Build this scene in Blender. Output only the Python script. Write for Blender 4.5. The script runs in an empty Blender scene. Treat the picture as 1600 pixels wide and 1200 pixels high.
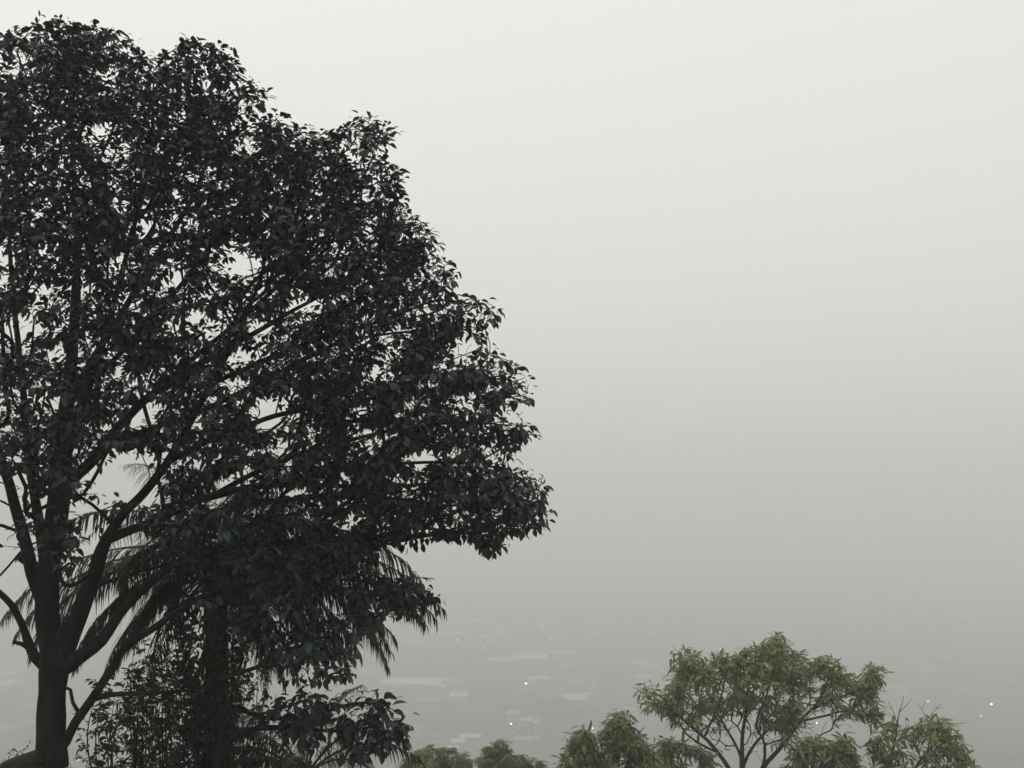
import bpy, math, random
import numpy as np
from mathutils import Vector, Matrix, noise as mnoise

random.seed(7)
RNG = np.random.default_rng(11)
scene = bpy.context.scene
C = scene.collection
R = math.radians

# ------------------------------------------------------------------ camera
CAM_H = 3.62
FPX = 1500.0                       # focal length in photograph pixels (1600 wide)
PITCH = math.atan(170.0 / FPX)     # looking slightly up: horizon at y = 770 of 1200
cam_d = bpy.data.cameras.new("camera")
cam_d.sensor_fit = 'HORIZONTAL'
cam_d.sensor_width = 36.0
cam_d.lens = 36.0 * FPX / 1600.0
cam_d.clip_start = 0.1
cam_d.clip_end = 30000.0
cam = bpy.data.objects.new("camera", cam_d)
cam.location = (0, 0, CAM_H)
cam.rotation_euler = (R(90) + PITCH, 0, 0)
C.objects.link(cam)
scene.camera = cam

# ------------------------------------------------------------------ overcast sky and a veiled sun
SUN_EL, SUN_AZ = R(52), R(-38)     # azimuth from +Y towards +X; ahead and to the left
world = bpy.data.worlds.new("World")
scene.world = world
world.use_nodes = True
nt = world.node_tree
nt.nodes.clear()
wout = nt.nodes.new("ShaderNodeOutputWorld")
wbg = nt.nodes.new("ShaderNodeBackground")
wbg.inputs["Strength"].default_value = 0.1
sky = nt.nodes.new("ShaderNodeTexSky")
sky.sky_type = 'NISHITA'
sky.sun_disc = False
sky.sun_elevation = SUN_EL
sky.sun_rotation = SUN_AZ
sky.air_density = 1.0
sky.dust_density = 6.0
hsv = nt.nodes.new("ShaderNodeHueSaturation")
hsv.inputs["Saturation"].default_value = 0.15
nt.links.new(sky.outputs[0], hsv.inputs["Color"])
# overcast cloud sheet: brightens evenly with the sine of the elevation
wtc = nt.nodes.new("ShaderNodeTexCoord")
wsep = nt.nodes.new("ShaderNodeSeparateXYZ")
nt.links.new(wtc.outputs["Generated"], wsep.inputs[0])
wmr = nt.nodes.new("ShaderNodeMapRange")
wmr.clamp = True
SKY_HORIZON, SKY_ZENITH = 8.85, 11.0
wmr.inputs["From Min"].default_value = 0.0
wmr.inputs["From Max"].default_value = 1.0
wmr.inputs["To Min"].default_value = SKY_HORIZON
wmr.inputs["To Max"].default_value = SKY_ZENITH
nt.links.new(wsep.outputs["Z"], wmr.inputs["Value"])
wcol = nt.nodes.new("ShaderNodeVectorMath")
wcol.operation = 'SCALE'
wcol.inputs[0].default_value = (1.0, 0.993, 0.96)
nt.links.new(wmr.outputs["Result"], wcol.inputs["Scale"])
wmix = nt.nodes.new("ShaderNodeMix")
wmix.data_type = 'RGBA'
wmix.inputs["Factor"].default_value = 0.90
nt.links.new(hsv.outputs[0], wmix.inputs["A"])
nt.links.new(wcol.outputs[0], wmix.inputs["B"])
nt.links.new(wmix.outputs["Result"], wbg.inputs["Color"])
nt.links.new(wbg.outputs[0], wout.inputs["Surface"])

sun_d = bpy.data.lights.new("sun", 'SUN')
sun_d.energy = 0.5
sun_d.angle = R(40)
sun_d.color = (1.0, 0.97, 0.9)
sun = bpy.data.objects.new("sun", sun_d)
sdir = Vector((math.sin(SUN_AZ) * math.cos(SUN_EL), math.cos(SUN_AZ) * math.cos(SUN_EL), math.sin(SUN_EL)))
sun.rotation_euler = (-sdir).to_track_quat('-Z', 'Y').to_euler()
sun.location = (-20, 40, 60)
C.objects.link(sun)

vs = scene.view_settings
vs.view_transform = 'Standard'
vs.look = 'None'
vs.exposure = 0.0
vs.gamma = 1.0
vs.use_curve_mapping = False
cy = scene.cycles
cy.use_denoising = True
cy.max_bounces = 8
cy.diffuse_bounces = 2
cy.glossy_bounces = 1
cy.transmission_bounces = 2
cy.volume_bounces = 4
cy.transparent_max_bounces = 4
cy.caustics_reflective = False
cy.caustics_refractive = False

HAZE_DENSITY = 0.0019
VALLEY = -178.0

# ------------------------------------------------------------------ helpers
FWD = np.array([0, math.cos(PITCH), math.sin(PITCH)])
UP = np.array([0, -math.sin(PITCH), math.cos(PITCH)])
CAMP = np.array([0, 0, CAM_H])


def P(x, y, Y):
    """point of the place seen at photograph pixel x, y at the distance Y ahead"""
    d = np.array([1.0, 0, 0]) * ((x - 800) / FPX) + UP * ((600 - y) / FPX) + FWD
    return CAMP + d * (Y / d[1])


def PA(x, y, Y):
    x, y, Y = np.asarray(x, float), np.asarray(y, float), np.asarray(Y, float)
    d = np.outer((x - 800) / FPX, [1.0, 0, 0]) + np.outer((600 - y) / FPX, UP) + FWD
    return CAMP + d * (Y / d[:, 1])[:, None]


def proj(p):
    q = np.atleast_2d(p) - CAMP
    w = q @ FWD
    return 800 + FPX * q[:, 0] / w, 600 - FPX * (q @ UP) / w


def tag(o, label=None, cat=None, group=None, kind=None):
    if label: o["label"] = label
    if cat: o["category"] = cat
    if group: o["group"] = group
    if kind: o["kind"] = kind
    return o


def empty(name, loc):
    o = bpy.data.objects.new(name, None)
    o.location = loc
    o.empty_display_size = 0.3
    C.objects.link(o)
    return o


def mesh_obj(name, verts, faces, mat, parent=None, smooth=False, origin=None):
    me = bpy.data.meshes.new(name)
    v = np.asarray(verts, float)
    if origin is not None:
        v = v - np.asarray(origin)
    me.from_pydata(v.tolist(), [], faces)
    me.materials.append(mat)
    if smooth:
        me.polygons.foreach_set("use_smooth", [True] * len(me.polygons))
    o = bpy.data.objects.new(name, me)
    C.objects.link(o)
    if parent is not None:
        o.parent = parent
    return o


class MB:
    def __init__(self):
        self.v, self.f = [], []

    def add(self, v, f):
        b = len(self.v)
        self.v.extend(np.asarray(v, float).tolist())
        self.f.extend([tuple(b + i for i in q) for q in f])

    def tube(self, pts, rad, sides=6, bump=0.0):
        pts = np.asarray(pts, float)
        n = len(pts)
        t = np.gradient(pts, axis=0)
        t /= np.linalg.norm(t, axis=1)[:, None] + 1e-9
        a = np.cross(t[0], [0.3, 1, 0.1])
        a /= np.linalg.norm(a) + 1e-9
        b0 = len(self.v)
        ang = np.linspace(0, 2 * math.pi, sides, endpoint=False)
        ca, sa = np.cos(ang)[:, None], np.sin(ang)[:, None]
        for i in range(n):
            a = a - t[i] * (a @ t[i])
            a /= np.linalg.norm(a) + 1e-9
            b = np.cross(t[i], a)
            rr = rad[i]
            if bump:
                rr = rr * (1 + bump * np.array([mnoise.noise(Vector((float(c), float(s), i * 0.35 + float(rad[0]) * 50))) for c, s in zip(ca[:, 0] * 1.5, sa[:, 0] * 1.5)]))[:, None]
            self.v.extend((pts[i] + rr * (ca * a + sa * b)).tolist())
        for i in range(n - 1):
            for k in range(sides):
                k2 = (k + 1) % sides
                self.f.append((b0 + i * sides + k, b0 + i * sides + k2, b0 + (i + 1) * sides + k2, b0 + (i + 1) * sides + k))
        self.f.append(tuple(b0 + (n - 1) * sides + k for k in range(sides)))
        self.f.append(tuple(b0 + k for k in reversed(range(sides))))

    def box(self, c, s, rz=0.0):
        cx, cy_, cz = c
        v = []
        for dz in (-0.5, 0.5):
            for dx, dy in ((-.5, -.5), (.5, -.5), (.5, .5), (-.5, .5)):
                x, y = dx * s[0], dy * s[1]
                v.append((cx + x * math.cos(rz) - y * math.sin(rz), cy_ + x * math.sin(rz) + y * math.cos(rz), cz + dz * s[2]))
        self.add(v, [(3, 2, 1, 0), (4, 5, 6, 7), (0, 1, 5, 4), (1, 2, 6, 5), (2, 3, 7, 6), (3, 0, 4, 7)])

    def build(self, name, mat, parent=None, smooth=False, origin=None):
        return mesh_obj(name, self.v, self.f, mat, parent, smooth, origin)


def smooth_path(pts, step):
    """Catmull-Rom through rows of (x, y, z, r), resampled about every step metres"""
    p = np.asarray(pts, float)
    q = np.vstack([2 * p[0] - p[1], p, 2 * p[-1] - p[-2]])
    out = []
    for i in range(1, len(q) - 2):
        L = np.linalg.norm(q[i + 1, :3] - q[i, :3])
        n = max(1, int(L / step))
        for k in range(n):
            u = k / n
            a, b, c, d = q[i - 1], q[i], q[i + 1], q[i + 2]
            out.append(0.5 * (2 * b + (c - a) * u + (2 * a - 5 * b + 4 * c - d) * u * u + (3 * b - a - 3 * c + d) * u ** 3))
    out.append(p[-1])
    out = np.array(out)
    out[:, 3] = np.maximum(out[:, 3], 0.003)
    return out


def in_poly(x, y, poly):
    x, y = np.asarray(x), np.asarray(y)
    ins = np.zeros(x.shape, bool)
    n = len(poly)
    for i in range(n):
        x1, y1 = poly[i]
        x2, y2 = poly[(i + 1) % n]
        c = ((y1 > y) != (y2 > y)) & (x < (x2 - x1) * (y - y1) / (y2 - y1 + 1e-12) + x1)
        ins ^= c
    return ins


def jag(pts, amp, wl, seed, closed=True):
    """roughen an outline the way leaf sprays do"""
    out = []
    n = len(pts)
    run = 0.0
    for i in range(n if closed else n - 1):
        ax_, ay_ = pts[i]
        bx_, by_ = pts[(i + 1) % n]
        L = math.hypot(bx_ - ax_, by_ - ay_)
        k = max(1, int(L / (wl * 0.3)))
        nx_, ny_ = (by_ - ay_) / (L + 1e-9), -(bx_ - ax_) / (L + 1e-9)
        for q in range(k):
            t = q / k
            r_ = (run + t * L) / wl
            o_ = amp * (1.5 * mnoise.noise(Vector((r_, seed, 0))) + 0.9 * mnoise.noise(Vector((r_ * 2.3, seed, 7))) - 0.1)
            out.append((ax_ + (bx_ - ax_) * t + nx_ * o_, ay_ + (by_ - ay_) * t + ny_ * o_))
        run += L
    if not closed:
        out.append(pts[-1])
    return out


def edge_dist(x, y, pts, closed=True):
    x, y = np.asarray(x, float), np.asarray(y, float)
    best = np.full(x.shape, 1e9)
    n = len(pts)
    for i in range(n if closed else n - 1):
        ax, ay = pts[i]
        bx, by = pts[(i + 1) % n]
        dx, dy = bx - ax, by - ay
        t = np.clip(((x - ax) * dx + (y - ay) * dy) / (dx * dx + dy * dy + 1e-9), 0, 1)
        best = np.minimum(best, np.hypot(x - ax - t * dx, y - ay - t * dy))
    return best


# ------------------------------------------------------------------ materials
def new_mat(name):
    m = bpy.data.materials.new(name)
    m.use_nodes = True
    n = m.node_tree.nodes
    return m, m.node_tree, n["Principled BSDF"]


def mixed(name, c1, c2, scale, rough=0.9, bump=0.0, coord='Object', detail=4.0, stretch=None):
    m, t, b = new_mat(name)
    tc = t.nodes.new("ShaderNodeTexCoord")
    nz = t.nodes.new("ShaderNodeTexNoise")
    nz.inputs["Scale"].default_value = scale
    nz.inputs["Detail"].default_value = detail
    src = tc.outputs[coord]
    if stretch:
        mp = t.nodes.new("ShaderNodeMapping")
        mp.inputs["Scale"].default_value = stretch
        t.links.new(src, mp.inputs[0])
        src = mp.outputs[0]
    t.links.new(src, nz.inputs["Vector"])
    cr = t.nodes.new("ShaderNodeValToRGB")
    cr.color_ramp.elements[0].position = 0.35
    cr.color_ramp.elements[0].color = (*c1, 1)
    cr.color_ramp.elements[1].position = 0.68
    cr.color_ramp.elements[1].color = (*c2, 1)
    t.links.new(nz.outputs["Fac"], cr.inputs[0])
    t.links.new(cr.outputs[0], b.inputs["Base Color"])
    b.inputs["Roughness"].default_value = rough
    b.inputs["Specular IOR Level"].default_value = 0.2
    if bump:
        bp = t.nodes.new("ShaderNodeBump")
        bp.inputs["Strength"].default_value = bump
        bp.inputs["Distance"].default_value = 0.02
        t.links.new(nz.outputs["Fac"], bp.inputs["Height"])
        t.links.new(bp.outputs[0], b.inputs["Normal"])
    return m


def leaf_mat(name, c1, c2, rough=0.45, trans=0.25, scale=1.3, spec=0.35):
    m, t, b = new_mat(name)
    tc = t.nodes.new("ShaderNodeTexCoord")
    nz = t.nodes.new("ShaderNodeTexNoise")
    nz.inputs["Scale"].default_value = scale
    nz.inputs["Detail"].default_value = 6.0
    t.links.new(tc.outputs["Object"], nz.inputs["Vector"])
    cr = t.nodes.new("ShaderNodeValToRGB")
    cr.color_ramp.elements[0].position = 0.3
    cr.color_ramp.elements[0].color = (*c1, 1)
    cr.color_ramp.elements[1].position = 0.7
    cr.color_ramp.elements[1].color = (*c2, 1)
    t.links.new(nz.outputs["Fac"], cr.inputs[0])
    t.links.new(cr.outputs[0], b.inputs["Base Color"])
    b.inputs["Roughness"].default_value = rough
    b.inputs["Specular IOR Level"].default_value = spec
    tr = t.nodes.new("ShaderNodeBsdfTranslucent")
    t.links.new(cr.outputs[0], tr.inputs["Color"])
    mx = t.nodes.new("ShaderNodeMixShader")
    mx.inputs[0].default_value = trans
    t.links.new(b.outputs[0], mx.inputs[1])
    t.links.new(tr.outputs[0], mx.inputs[2])
    t.links.new(mx.outputs[0], t.nodes["Material Output"].inputs["Surface"])
    return m


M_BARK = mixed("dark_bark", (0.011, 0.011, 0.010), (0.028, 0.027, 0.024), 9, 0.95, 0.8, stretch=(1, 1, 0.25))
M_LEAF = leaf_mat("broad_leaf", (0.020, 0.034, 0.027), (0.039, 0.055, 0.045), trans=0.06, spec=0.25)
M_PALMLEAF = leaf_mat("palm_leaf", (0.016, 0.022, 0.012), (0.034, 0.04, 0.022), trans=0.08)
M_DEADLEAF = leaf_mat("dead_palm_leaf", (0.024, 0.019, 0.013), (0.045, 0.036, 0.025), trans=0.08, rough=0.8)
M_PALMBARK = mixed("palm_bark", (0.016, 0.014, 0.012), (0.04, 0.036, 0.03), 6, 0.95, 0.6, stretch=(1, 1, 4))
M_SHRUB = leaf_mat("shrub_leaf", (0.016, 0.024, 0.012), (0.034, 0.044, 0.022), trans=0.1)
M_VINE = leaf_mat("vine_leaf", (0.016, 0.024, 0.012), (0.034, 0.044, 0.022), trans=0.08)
M_OLIVE = leaf_mat("olive_leaf", (0.12, 0.132, 0.036), (0.215, 0.222, 0.066), trans=0.25, scale=0.8)
M_OLIVE2 = leaf_mat("olive_leaf_dark", (0.10, 0.114, 0.034), (0.18, 0.19, 0.06), trans=0.22, scale=0.8)
M_FEATHER = leaf_mat("feathery_leaf", (0.12, 0.145, 0.04), (0.20, 0.22, 0.07), trans=0.3, scale=0.8)
M_BARK2 = mixed("grey_bark", (0.04, 0.036, 0.03), (0.09, 0.082, 0.07), 7, 0.95, 0.5)
M_SOIL = mixed("soil", (0.035, 0.028, 0.02), (0.06, 0.05, 0.036), 3, 1.0, 0.8)
M_STONE = mixed("bank_stone", (0.02, 0.018, 0.016), (0.045, 0.042, 0.036), 4, 0.95, 0.7)


def ground_material():
    m, t, b = new_mat("ground")
    geo = t.nodes.new("ShaderNodeNewGeometry")
    n1 = t.nodes.new("ShaderNodeTexNoise")
    n1.inputs["Scale"].default_value = 0.012
    n1.inputs["Detail"].default_value = 7.0
    t.links.new(geo.outputs["Position"], n1.inputs["Vector"])
    cr = t.nodes.new("ShaderNodeValToRGB")
    e = cr.color_ramp.elements
    e[0].position = 0.36
    e[0].color = (0.025, 0.034, 0.016, 1)
    e[1].position = 0.6
    e[1].color = (0.07, 0.075, 0.045, 1)
    k = e.new(0.72)
    k.color = (0.13, 0.12, 0.09, 1)
    t.links.new(n1.outputs["Fac"], cr.inputs[0])
    n2 = t.nodes.new("ShaderNodeTexNoise")
    n2.inputs["Scale"].default_value = 2.5
    n2.inputs["Detail"].default_value = 5.0
    t.links.new(geo.outputs["Position"], n2.inputs["Vector"])
    mx = t.nodes.new("ShaderNodeMix")
    mx.data_type = 'RGBA'
    mx.blend_type = 'MULTIPLY'
    mx.inputs["Factor"].default_value = 0.6
    t.links.new(cr.outputs[0], mx.inputs["A"])
    t.links.new(n2.outputs["Fac"], mx.inputs["B"])
    t.links.new(mx.outputs["Result"], b.inputs["Base Color"])
    b.inputs["Roughness"].default_value = 1.0
    b.inputs["Specular IOR Level"].default_value = 0.05
    return m


M_GROUND = ground_material()


# ------------------------------------------------------------------ terrain
def ease(a, b, t):
    t = min(max((t - a) / (b - a), 0), 1)
    return t * t * (3 - 2 * t)


TREE_BASE = P(82, 1192, 13.5)


def terrain(x, y):
    if y < 11.0:
        z = 0.0
    elif y < 14.0:
        u = (y - 11.0) / 3.0
        z = -0.5 * 3.0 * u * u / 2
    elif y < 60.0:
        z = -0.75 - 0.5 * (y - 14.0)
    else:
        z = -23.75 - 0.42 * (y - 60.0)
    floor = VALLEY + 2.5 * mnoise.noise(Vector((x * 0.002, y * 0.002, 0)))
    if z < floor + 20:
        w = min(1.0, max(0.0, (z - floor + 20) / 40.0))
        z = floor + max(0.0, (z - floor)) * w if z > floor else floor
    if y > 2500:  # unseen far hills, added so a taller haze layer smooths the sky's fade
        z += (238.0 + 40.0 * mnoise.noise(Vector((x * 0.0006, y * 0.0004, 5)))) * ease(2500, 6500, y)
    if y > 40:
        z += min(1.0, (y - 40) / 60) * 1.5 * mnoise.noise(Vector((x * 0.02, y * 0.02, 3)))
    d2 = ((x - TREE_BASE[0] + 0.3) / 1.0) ** 2 + ((y - TREE_BASE[1]) / 0.9) ** 2
    z += 0.52 * math.exp(-d2)
    z += 0.03 * mnoise.noise(Vector((x * 1.3, y * 1.3, 0))) if abs(x) < 40 and y < 60 else 0
    return z


def axis(fine, hi, step, grow):
    v = [0.0]
    while v[-1] < hi:
        s = step if v[-1] < fine else max(step, (v[-1] - fine) * grow + step)
        v.append(v[-1] + s)
    return v


ax = axis(14, 7000, 0.35, 0.09)
gx = sorted(set([-a for a in ax] + ax))
gy = sorted(set([-a for a in axis(2, 7000, 1.0, 0.25)] + axis(24, 7000, 0.3, 0.06)))
gv = [(x, y, terrain(x, y)) for y in gy for x in gx]
nx = len(gx)
gf = [(j * nx + i, j * nx + i + 1, (j + 1) * nx + i + 1, (j + 1) * nx + i) for j in range(len(gy) - 1) for i in range(nx - 1)]
ground = mesh_obj("ground", gv, gf, M_GROUND, smooth=True)
ground["kind"] = "structure"
GX1, GY0, GY1 = max(gx), min(gy), max(gy)
GZ1 = max(v[2] for v in gv)

# ------------------------------------------------------------------ leaves
def leaf_template(aspect=0.5, curl=0.28, fold=0.14):
    w = aspect / 2
    return np.array([(0, 0, 0), (0.32, 0, 0.02), (0.32, w * 0.86, 0.02 + fold * w), (0.32, -w * 0.86, 0.02 + fold * w),
                     (0.74, 0, -curl * 0.45), (0.76, w * 0.74, -curl * 0.45 + fold * w), (0.76, -w * 0.74, -curl * 0.45 + fold * w),
                     (1.0, 0, -curl),
                     (0.53, w, -curl * 0.12 + fold * w), (0.53, -w, -curl * 0.12 + fold * w), (0.1, w * 0.34, 0.005), (0.1, -w * 0.34, 0.005)], float)


LEAF_F = [(0, 1, 10), (10, 1, 2), (0, 11, 1), (11, 3, 1), (1, 4, 8, 2), (1, 3, 9, 4), (4, 5, 8), (4, 9, 6), (4, 7, 5), (4, 6, 7)]
LEAF_F_SMALL = [(0, 2, 1), (0, 1, 3), (1, 2, 5, 4), (3, 1, 4, 6), (4, 5, 7), (6, 4, 7)]


def frames(d, up):
    d = d / (np.linalg.norm(d, axis=1)[:, None] + 1e-9)
    s = np.cross(up, d)
    s /= np.linalg.norm(s, axis=1)[:, None] + 1e-9
    n = np.cross(d, s)
    return d, s, n


def leaves_mesh(pos, d, up, L, tmpl, faces):
    d, s, n = frames(d, up)
    rw = np.random.default_rng(len(pos))
    wf = rw.uniform(0.68, 1.22, len(pos))[:, None, None]
    cf = rw.uniform(0.2, 2.1, len(pos))[:, None, None]
    v = (pos[:, None, :] + L[:, None, None] * (tmpl[None, :, 0:1] * d[:, None, :] + wf * tmpl[None, :, 1:2] * s[:, None, :] + cf * tmpl[None, :, 2:3] * n[:, None, :])).reshape(-1, 3)
    k = len(tmpl)
    f = []
    for i in range(len(pos)):
        b = i * k
        f.extend([tuple(b + q for q in fc) for fc in faces])
    return v, f


# ------------------------------------------------------------------ growing a tree along drawn limbs
def grow(limbs, att, alpha=0.3, sag=0.0, wob=0.12, seg=0.28):
    """limbs: arrays (n,4) with parent limb link; att: leaf-cluster points.
    returns node arrays pos, parent, rad, limb flag and the tip node of each point"""
    pos, par, hand, plen = [], [], [], []
    for pts, start in limbs:
        prev = start
        for i, p in enumerate(pts):
            if i == 0 and prev is not None and np.linalg.norm(np.array(pos[prev]) - p[:3]) < 1e-4:
                continue
            pos.append(p[:3].tolist())
            par.append(-1 if prev is None else prev)
            hand.append(p[3])
            plen.append(0 if prev is None else plen[prev] + np.linalg.norm(np.array(pos[prev]) - p[:3]))
            prev = len(pos) - 1
    n_hand = len(pos)
    A = np.asarray(att)
    N = len(A)
    hp = np.array(pos)
    best = np.full(N, 1e9)
    bnode = np.zeros(N, int)
    okn = [i for i in range(n_hand) if hand[i] < 0.17]
    for i in okn:
        c = np.linalg.norm(A - hp[i], axis=1) + alpha * plen[i]
        m = c < best
        best[m] = c[m]
        bnode[m] = i
    done = np.zeros(N, bool)
    tips = np.zeros(N, int)
    rnd = np.random.default_rng(5)
    for it in range(N):
        j = int(np.argmin(np.where(done, 1e9, best)))
        done[j] = True
        b = bnode[j]
        p0, p1 = np.array(pos[b]), A[j]
        dist = np.linalg.norm(p1 - p0)
        k = max(1, int(round(dist / seg)))
        prev = b
        off = rnd.normal(0, wob, 3) * dist
        off[2] -= sag * dist
        new = []
        for q in range(1, k + 1):
            u = q / k
            pt = p0 + (p1 - p0) * u + off * math.sin(math.pi * u)
            pos.append(pt.tolist())
            par.append(prev)
            hand.append(0)
            plen.append(plen[prev] + dist / k)
            prev = len(pos) - 1
            new.append(prev)
        tips[j] = prev
        for nn in new:
            c = np.linalg.norm(A - np.array(pos[nn]), axis=1) + alpha * plen[nn]
            m = (c < best) & ~done
            best[m] = c[m]
            bnode[m] = nn
    return np.array(pos), np.array(par), np.array(hand), tips, n_hand


def pipe(pos, par, hand, tips, r0=0.0045, ex=2.5, cap=0.026):
    n = len(pos)
    acc = np.zeros(n)
    acc[tips] += r0 ** ex
    for i in range(n - 1, -1, -1):
        acc[i] = max(acc[i], r0 ** ex)
        if par[i] >= 0:
            acc[par[i]] += acc[i]
    rad = acc ** (1 / ex)
    return np.where(hand > 0, hand, np.minimum(rad, cap))


def twig_chains(pos, par, n_hand, rad):
    kids = {}
    for i, p in enumerate(par):
        if p >= 0 and i >= n_hand:
            kids.setdefault(int(p), []).append(i)
    chains = []
    stack = []
    for i in range(n_hand):
        for k in kids.get(i, []):
            stack.append((i, k))
    while stack:
        b, k = stack.pop()
        ch = [b, k]
        while True:
            ks = kids.get(ch[-1], [])
            if not ks:
                break
            ks = sorted(ks, key=lambda q: -rad[q])
            for o in ks[1:]:
                stack.append((ch[-1], o))
            ch.append(ks[0])
        chains.append(ch)
    return chains


def px_limb(rows, Y0):
    """rows of (x px, y px, depth offset m, width px)"""
    out = []
    for x, y, dy, w in rows:
        p = P(x, y, Y0 + dy)
        out.append((*p, 0.5 * w * (0.8 if Y0 > 30 else 1.0) * (Y0 + dy) / FPX))
    return out


def broadleaf_tree(name, label, group, Y0, base_px, trunk, limbs, att, mats, leaf, top_parts=0, branch_min=0.02, wood='limb', r0=0.0045, alpha=0.3, clip=None, sag=0.0, bare=None, bare_att=None):
    """limbs: list of (rows, parent index or -1 for trunk)"""
    bark, leafm = mats
    gz = terrain(P(*base_px, Y0)[0], Y0)
    base = P(*base_px, Y0)
    base = np.array([base[0], base[1], gz])
    root = empty(name, base)
    tag(root, label, "tree", group)
    paths = []
    tr = smooth_path(px_limb(trunk, Y0), 0.12)
    paths.append((tr, None))
    off = [0]
    cnt = len(tr)
    for rows, par in limbs:
        pp = smooth_path(px_limb(rows, Y0), 0.12)
        ppos = paths[par + 1 if par >= 0 else 0][0]
        i0 = int(np.argmin(np.linalg.norm(ppos[:, :3] - pp[0, :3], axis=1)))
        pp[0, :3] = ppos[i0, :3]
        # small natural wander
        for i in range(1, len(pp)):
            a = min(1.0, i / 6.0)
            pp[i, :3] += 0.35 * pp[i, 3] * a * np.array([mnoise.noise(Vector((i * 0.31, cnt * 0.7, k * 9.1))) for k in range(3)])
        paths.append((pp, None))
        off.append(cnt)
        paths[-1] = (pp, off[par + 1 if par >= 0 else 0] + i0 - (1 if (par >= 0 and i0 > 0) else 0))
        cnt += len(pp) - 1
    # the limbs' first nodes coincide with their parents' nodes and are skipped in grow()
    glimbs = []
    pos_count = 0
    starts = []
    for k, (pp, st) in enumerate(paths):
        if st is None:
            glimbs.append((pp, None))
            starts.append(0)
            pos_count += len(pp)
        else:
            par = limbs[k - 1][1]
            pk = par + 1 if par >= 0 else 0
            ppos = paths[pk][0]
            i0 = int(np.argmin(np.linalg.norm(ppos[:, :3] - pp[0, :3], axis=1)))
            node = starts[pk] + (i0 if pk == 0 else max(i0 - 1, 0))
            q = pp.copy()
            glimbs.append((q[1:], node))
            starts.append(pos_count)
            pos_count += len(pp) - 1
    n_leafy = len(att)
    if bare_att is not None:
        att = np.vstack([att, bare_att])
    pos, par, hand, tips, n_hand = grow(glimbs, att, alpha=alpha, sag=sag)
    rad = pipe(pos, par, hand, tips, r0)
    # trunk and limbs
    mb = MB()
    mb.tube(tr[:, :3], tr[:, 3], 20, 0.16)
    mb.build("trunk", bark, root, True, base)
    for k, (pp, st) in enumerate(paths[1:]):
        mb = MB()
        mb.tube(pp[:, :3], pp[:, 3], 12, 0.13)
        mb.build(wood, bark, root, True, base)
    tw = MB()
    for ch in twig_chains(pos, par, n_hand, rad):
        p = pos[ch]
        r = rad[ch].copy()
        r[0] = r[1]
        if r[1] > 0.008 and len(ch) > 2:
            q = smooth_path(np.column_stack([p, r]), 0.12)
            p, r = q[:, :3], q[:, 3]
        if r[1] > branch_min:
            mb = MB()
            mb.tube(p, r, 6)
            mb.build("branch", bark, root, True, base)
        else:
            tw.tube(p, r, 4)
    if bare is not None:
        for b in bare:
            pp = smooth_path(px_limb(b, Y0), 0.1)
            tw.tube(pp[:, :3], pp[:, 3], 4)
    tag(tw.build("twigs", bark, root, False, base), kind="stuff")
    # leaves: whorls around the last stretch of each twig
    rnd = np.random.default_rng(len(att) + 3)
    LP, LD, LU, LL = [], [], [], []
    tip_edge = None
    if clip is not None:
        ex_, ey_ = proj(pos[tips])
        tip_edge = edge_dist(ex_, ey_, clip)
    for j, t in enumerate(tips):
        p1 = pos[t]
        p0 = pos[par[t]] if par[t] >= 0 else p1 - np.array([0, 0, 0.2])
        ax_ = p1 - p0
        ax_ /= np.linalg.norm(ax_) + 1e-9
        n = rnd.integers(leaf['n'][0], leaf['n'][1] + 1)
        lk, sk = 1.0, 1.0
        if j >= n_leafy:
            if rnd.uniform() > 0.3:
                continue
            n = 3
        elif tip_edge is not None and tip_edge[j] < leaf.get('rim', 0):
            n, lk, sk = int(n * 0.62) + 1, leaf['rim_L'], 1.7      # outer sprays: fewer, larger, looser leaves
        a0 = rnd.uniform(0, 6.28)
        for q in range(n):
            u = q / max(1, n - 1)
            back = sk * leaf['spread'] * (1 - u) ** 1.2
            az = a0 + q * 2.4 + rnd.normal(0, 0.25)
            out = np.array([math.cos(az), math.sin(az), 0.0])
            hdir = out + 0.45 * ax_ * np.array([1, 1, 0.6])
            # droop grows towards the lower crown
            zrel = (p1[2] - leaf['z0']) / (leaf['z1'] - leaf['z0'])
            droop = leaf['droop'][0] + (leaf['droop'][1] - leaf['droop'][0]) * min(1, max(0, zrel))
            el = -droop + rnd.normal(0, 0.42) + 0.35 * u
            d = hdir / np.linalg.norm(hdir[:2]) * math.cos(el)
            d[2] = math.sin(el)
            pet = sk * leaf['petiole'] * rnd.uniform(0.4, 1.2)
            start = p1 - ax_ * back + d * pet + np.array([0, 0, 0.25 * pet])
            upv = np.array([0, 0, 1.0]) + rnd.normal(0, 0.38, 3)
            LP.append(start); LD.append(d); LU.append(upv)
            LL.append(lk * leaf['L'] * rnd.uniform(0.5, 1.25))
    LP, LD, LU, LL = map(np.array, (LP, LD, LU, LL))
    if clip is not None:
        mid = LP + LD * LL[:, None] * 0.6
        x, y = proj(mid)
        ok = in_poly(x, y, clip) | (edge_dist(x, y, clip) < leaf.get('over', 5))
        if bare_att is not None:
            ok |= y > 1095
        LP, LD, LU, LL = LP[ok], LD[ok], LU[ok], LL[ok]
    tmpl = leaf['tmpl']
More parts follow.
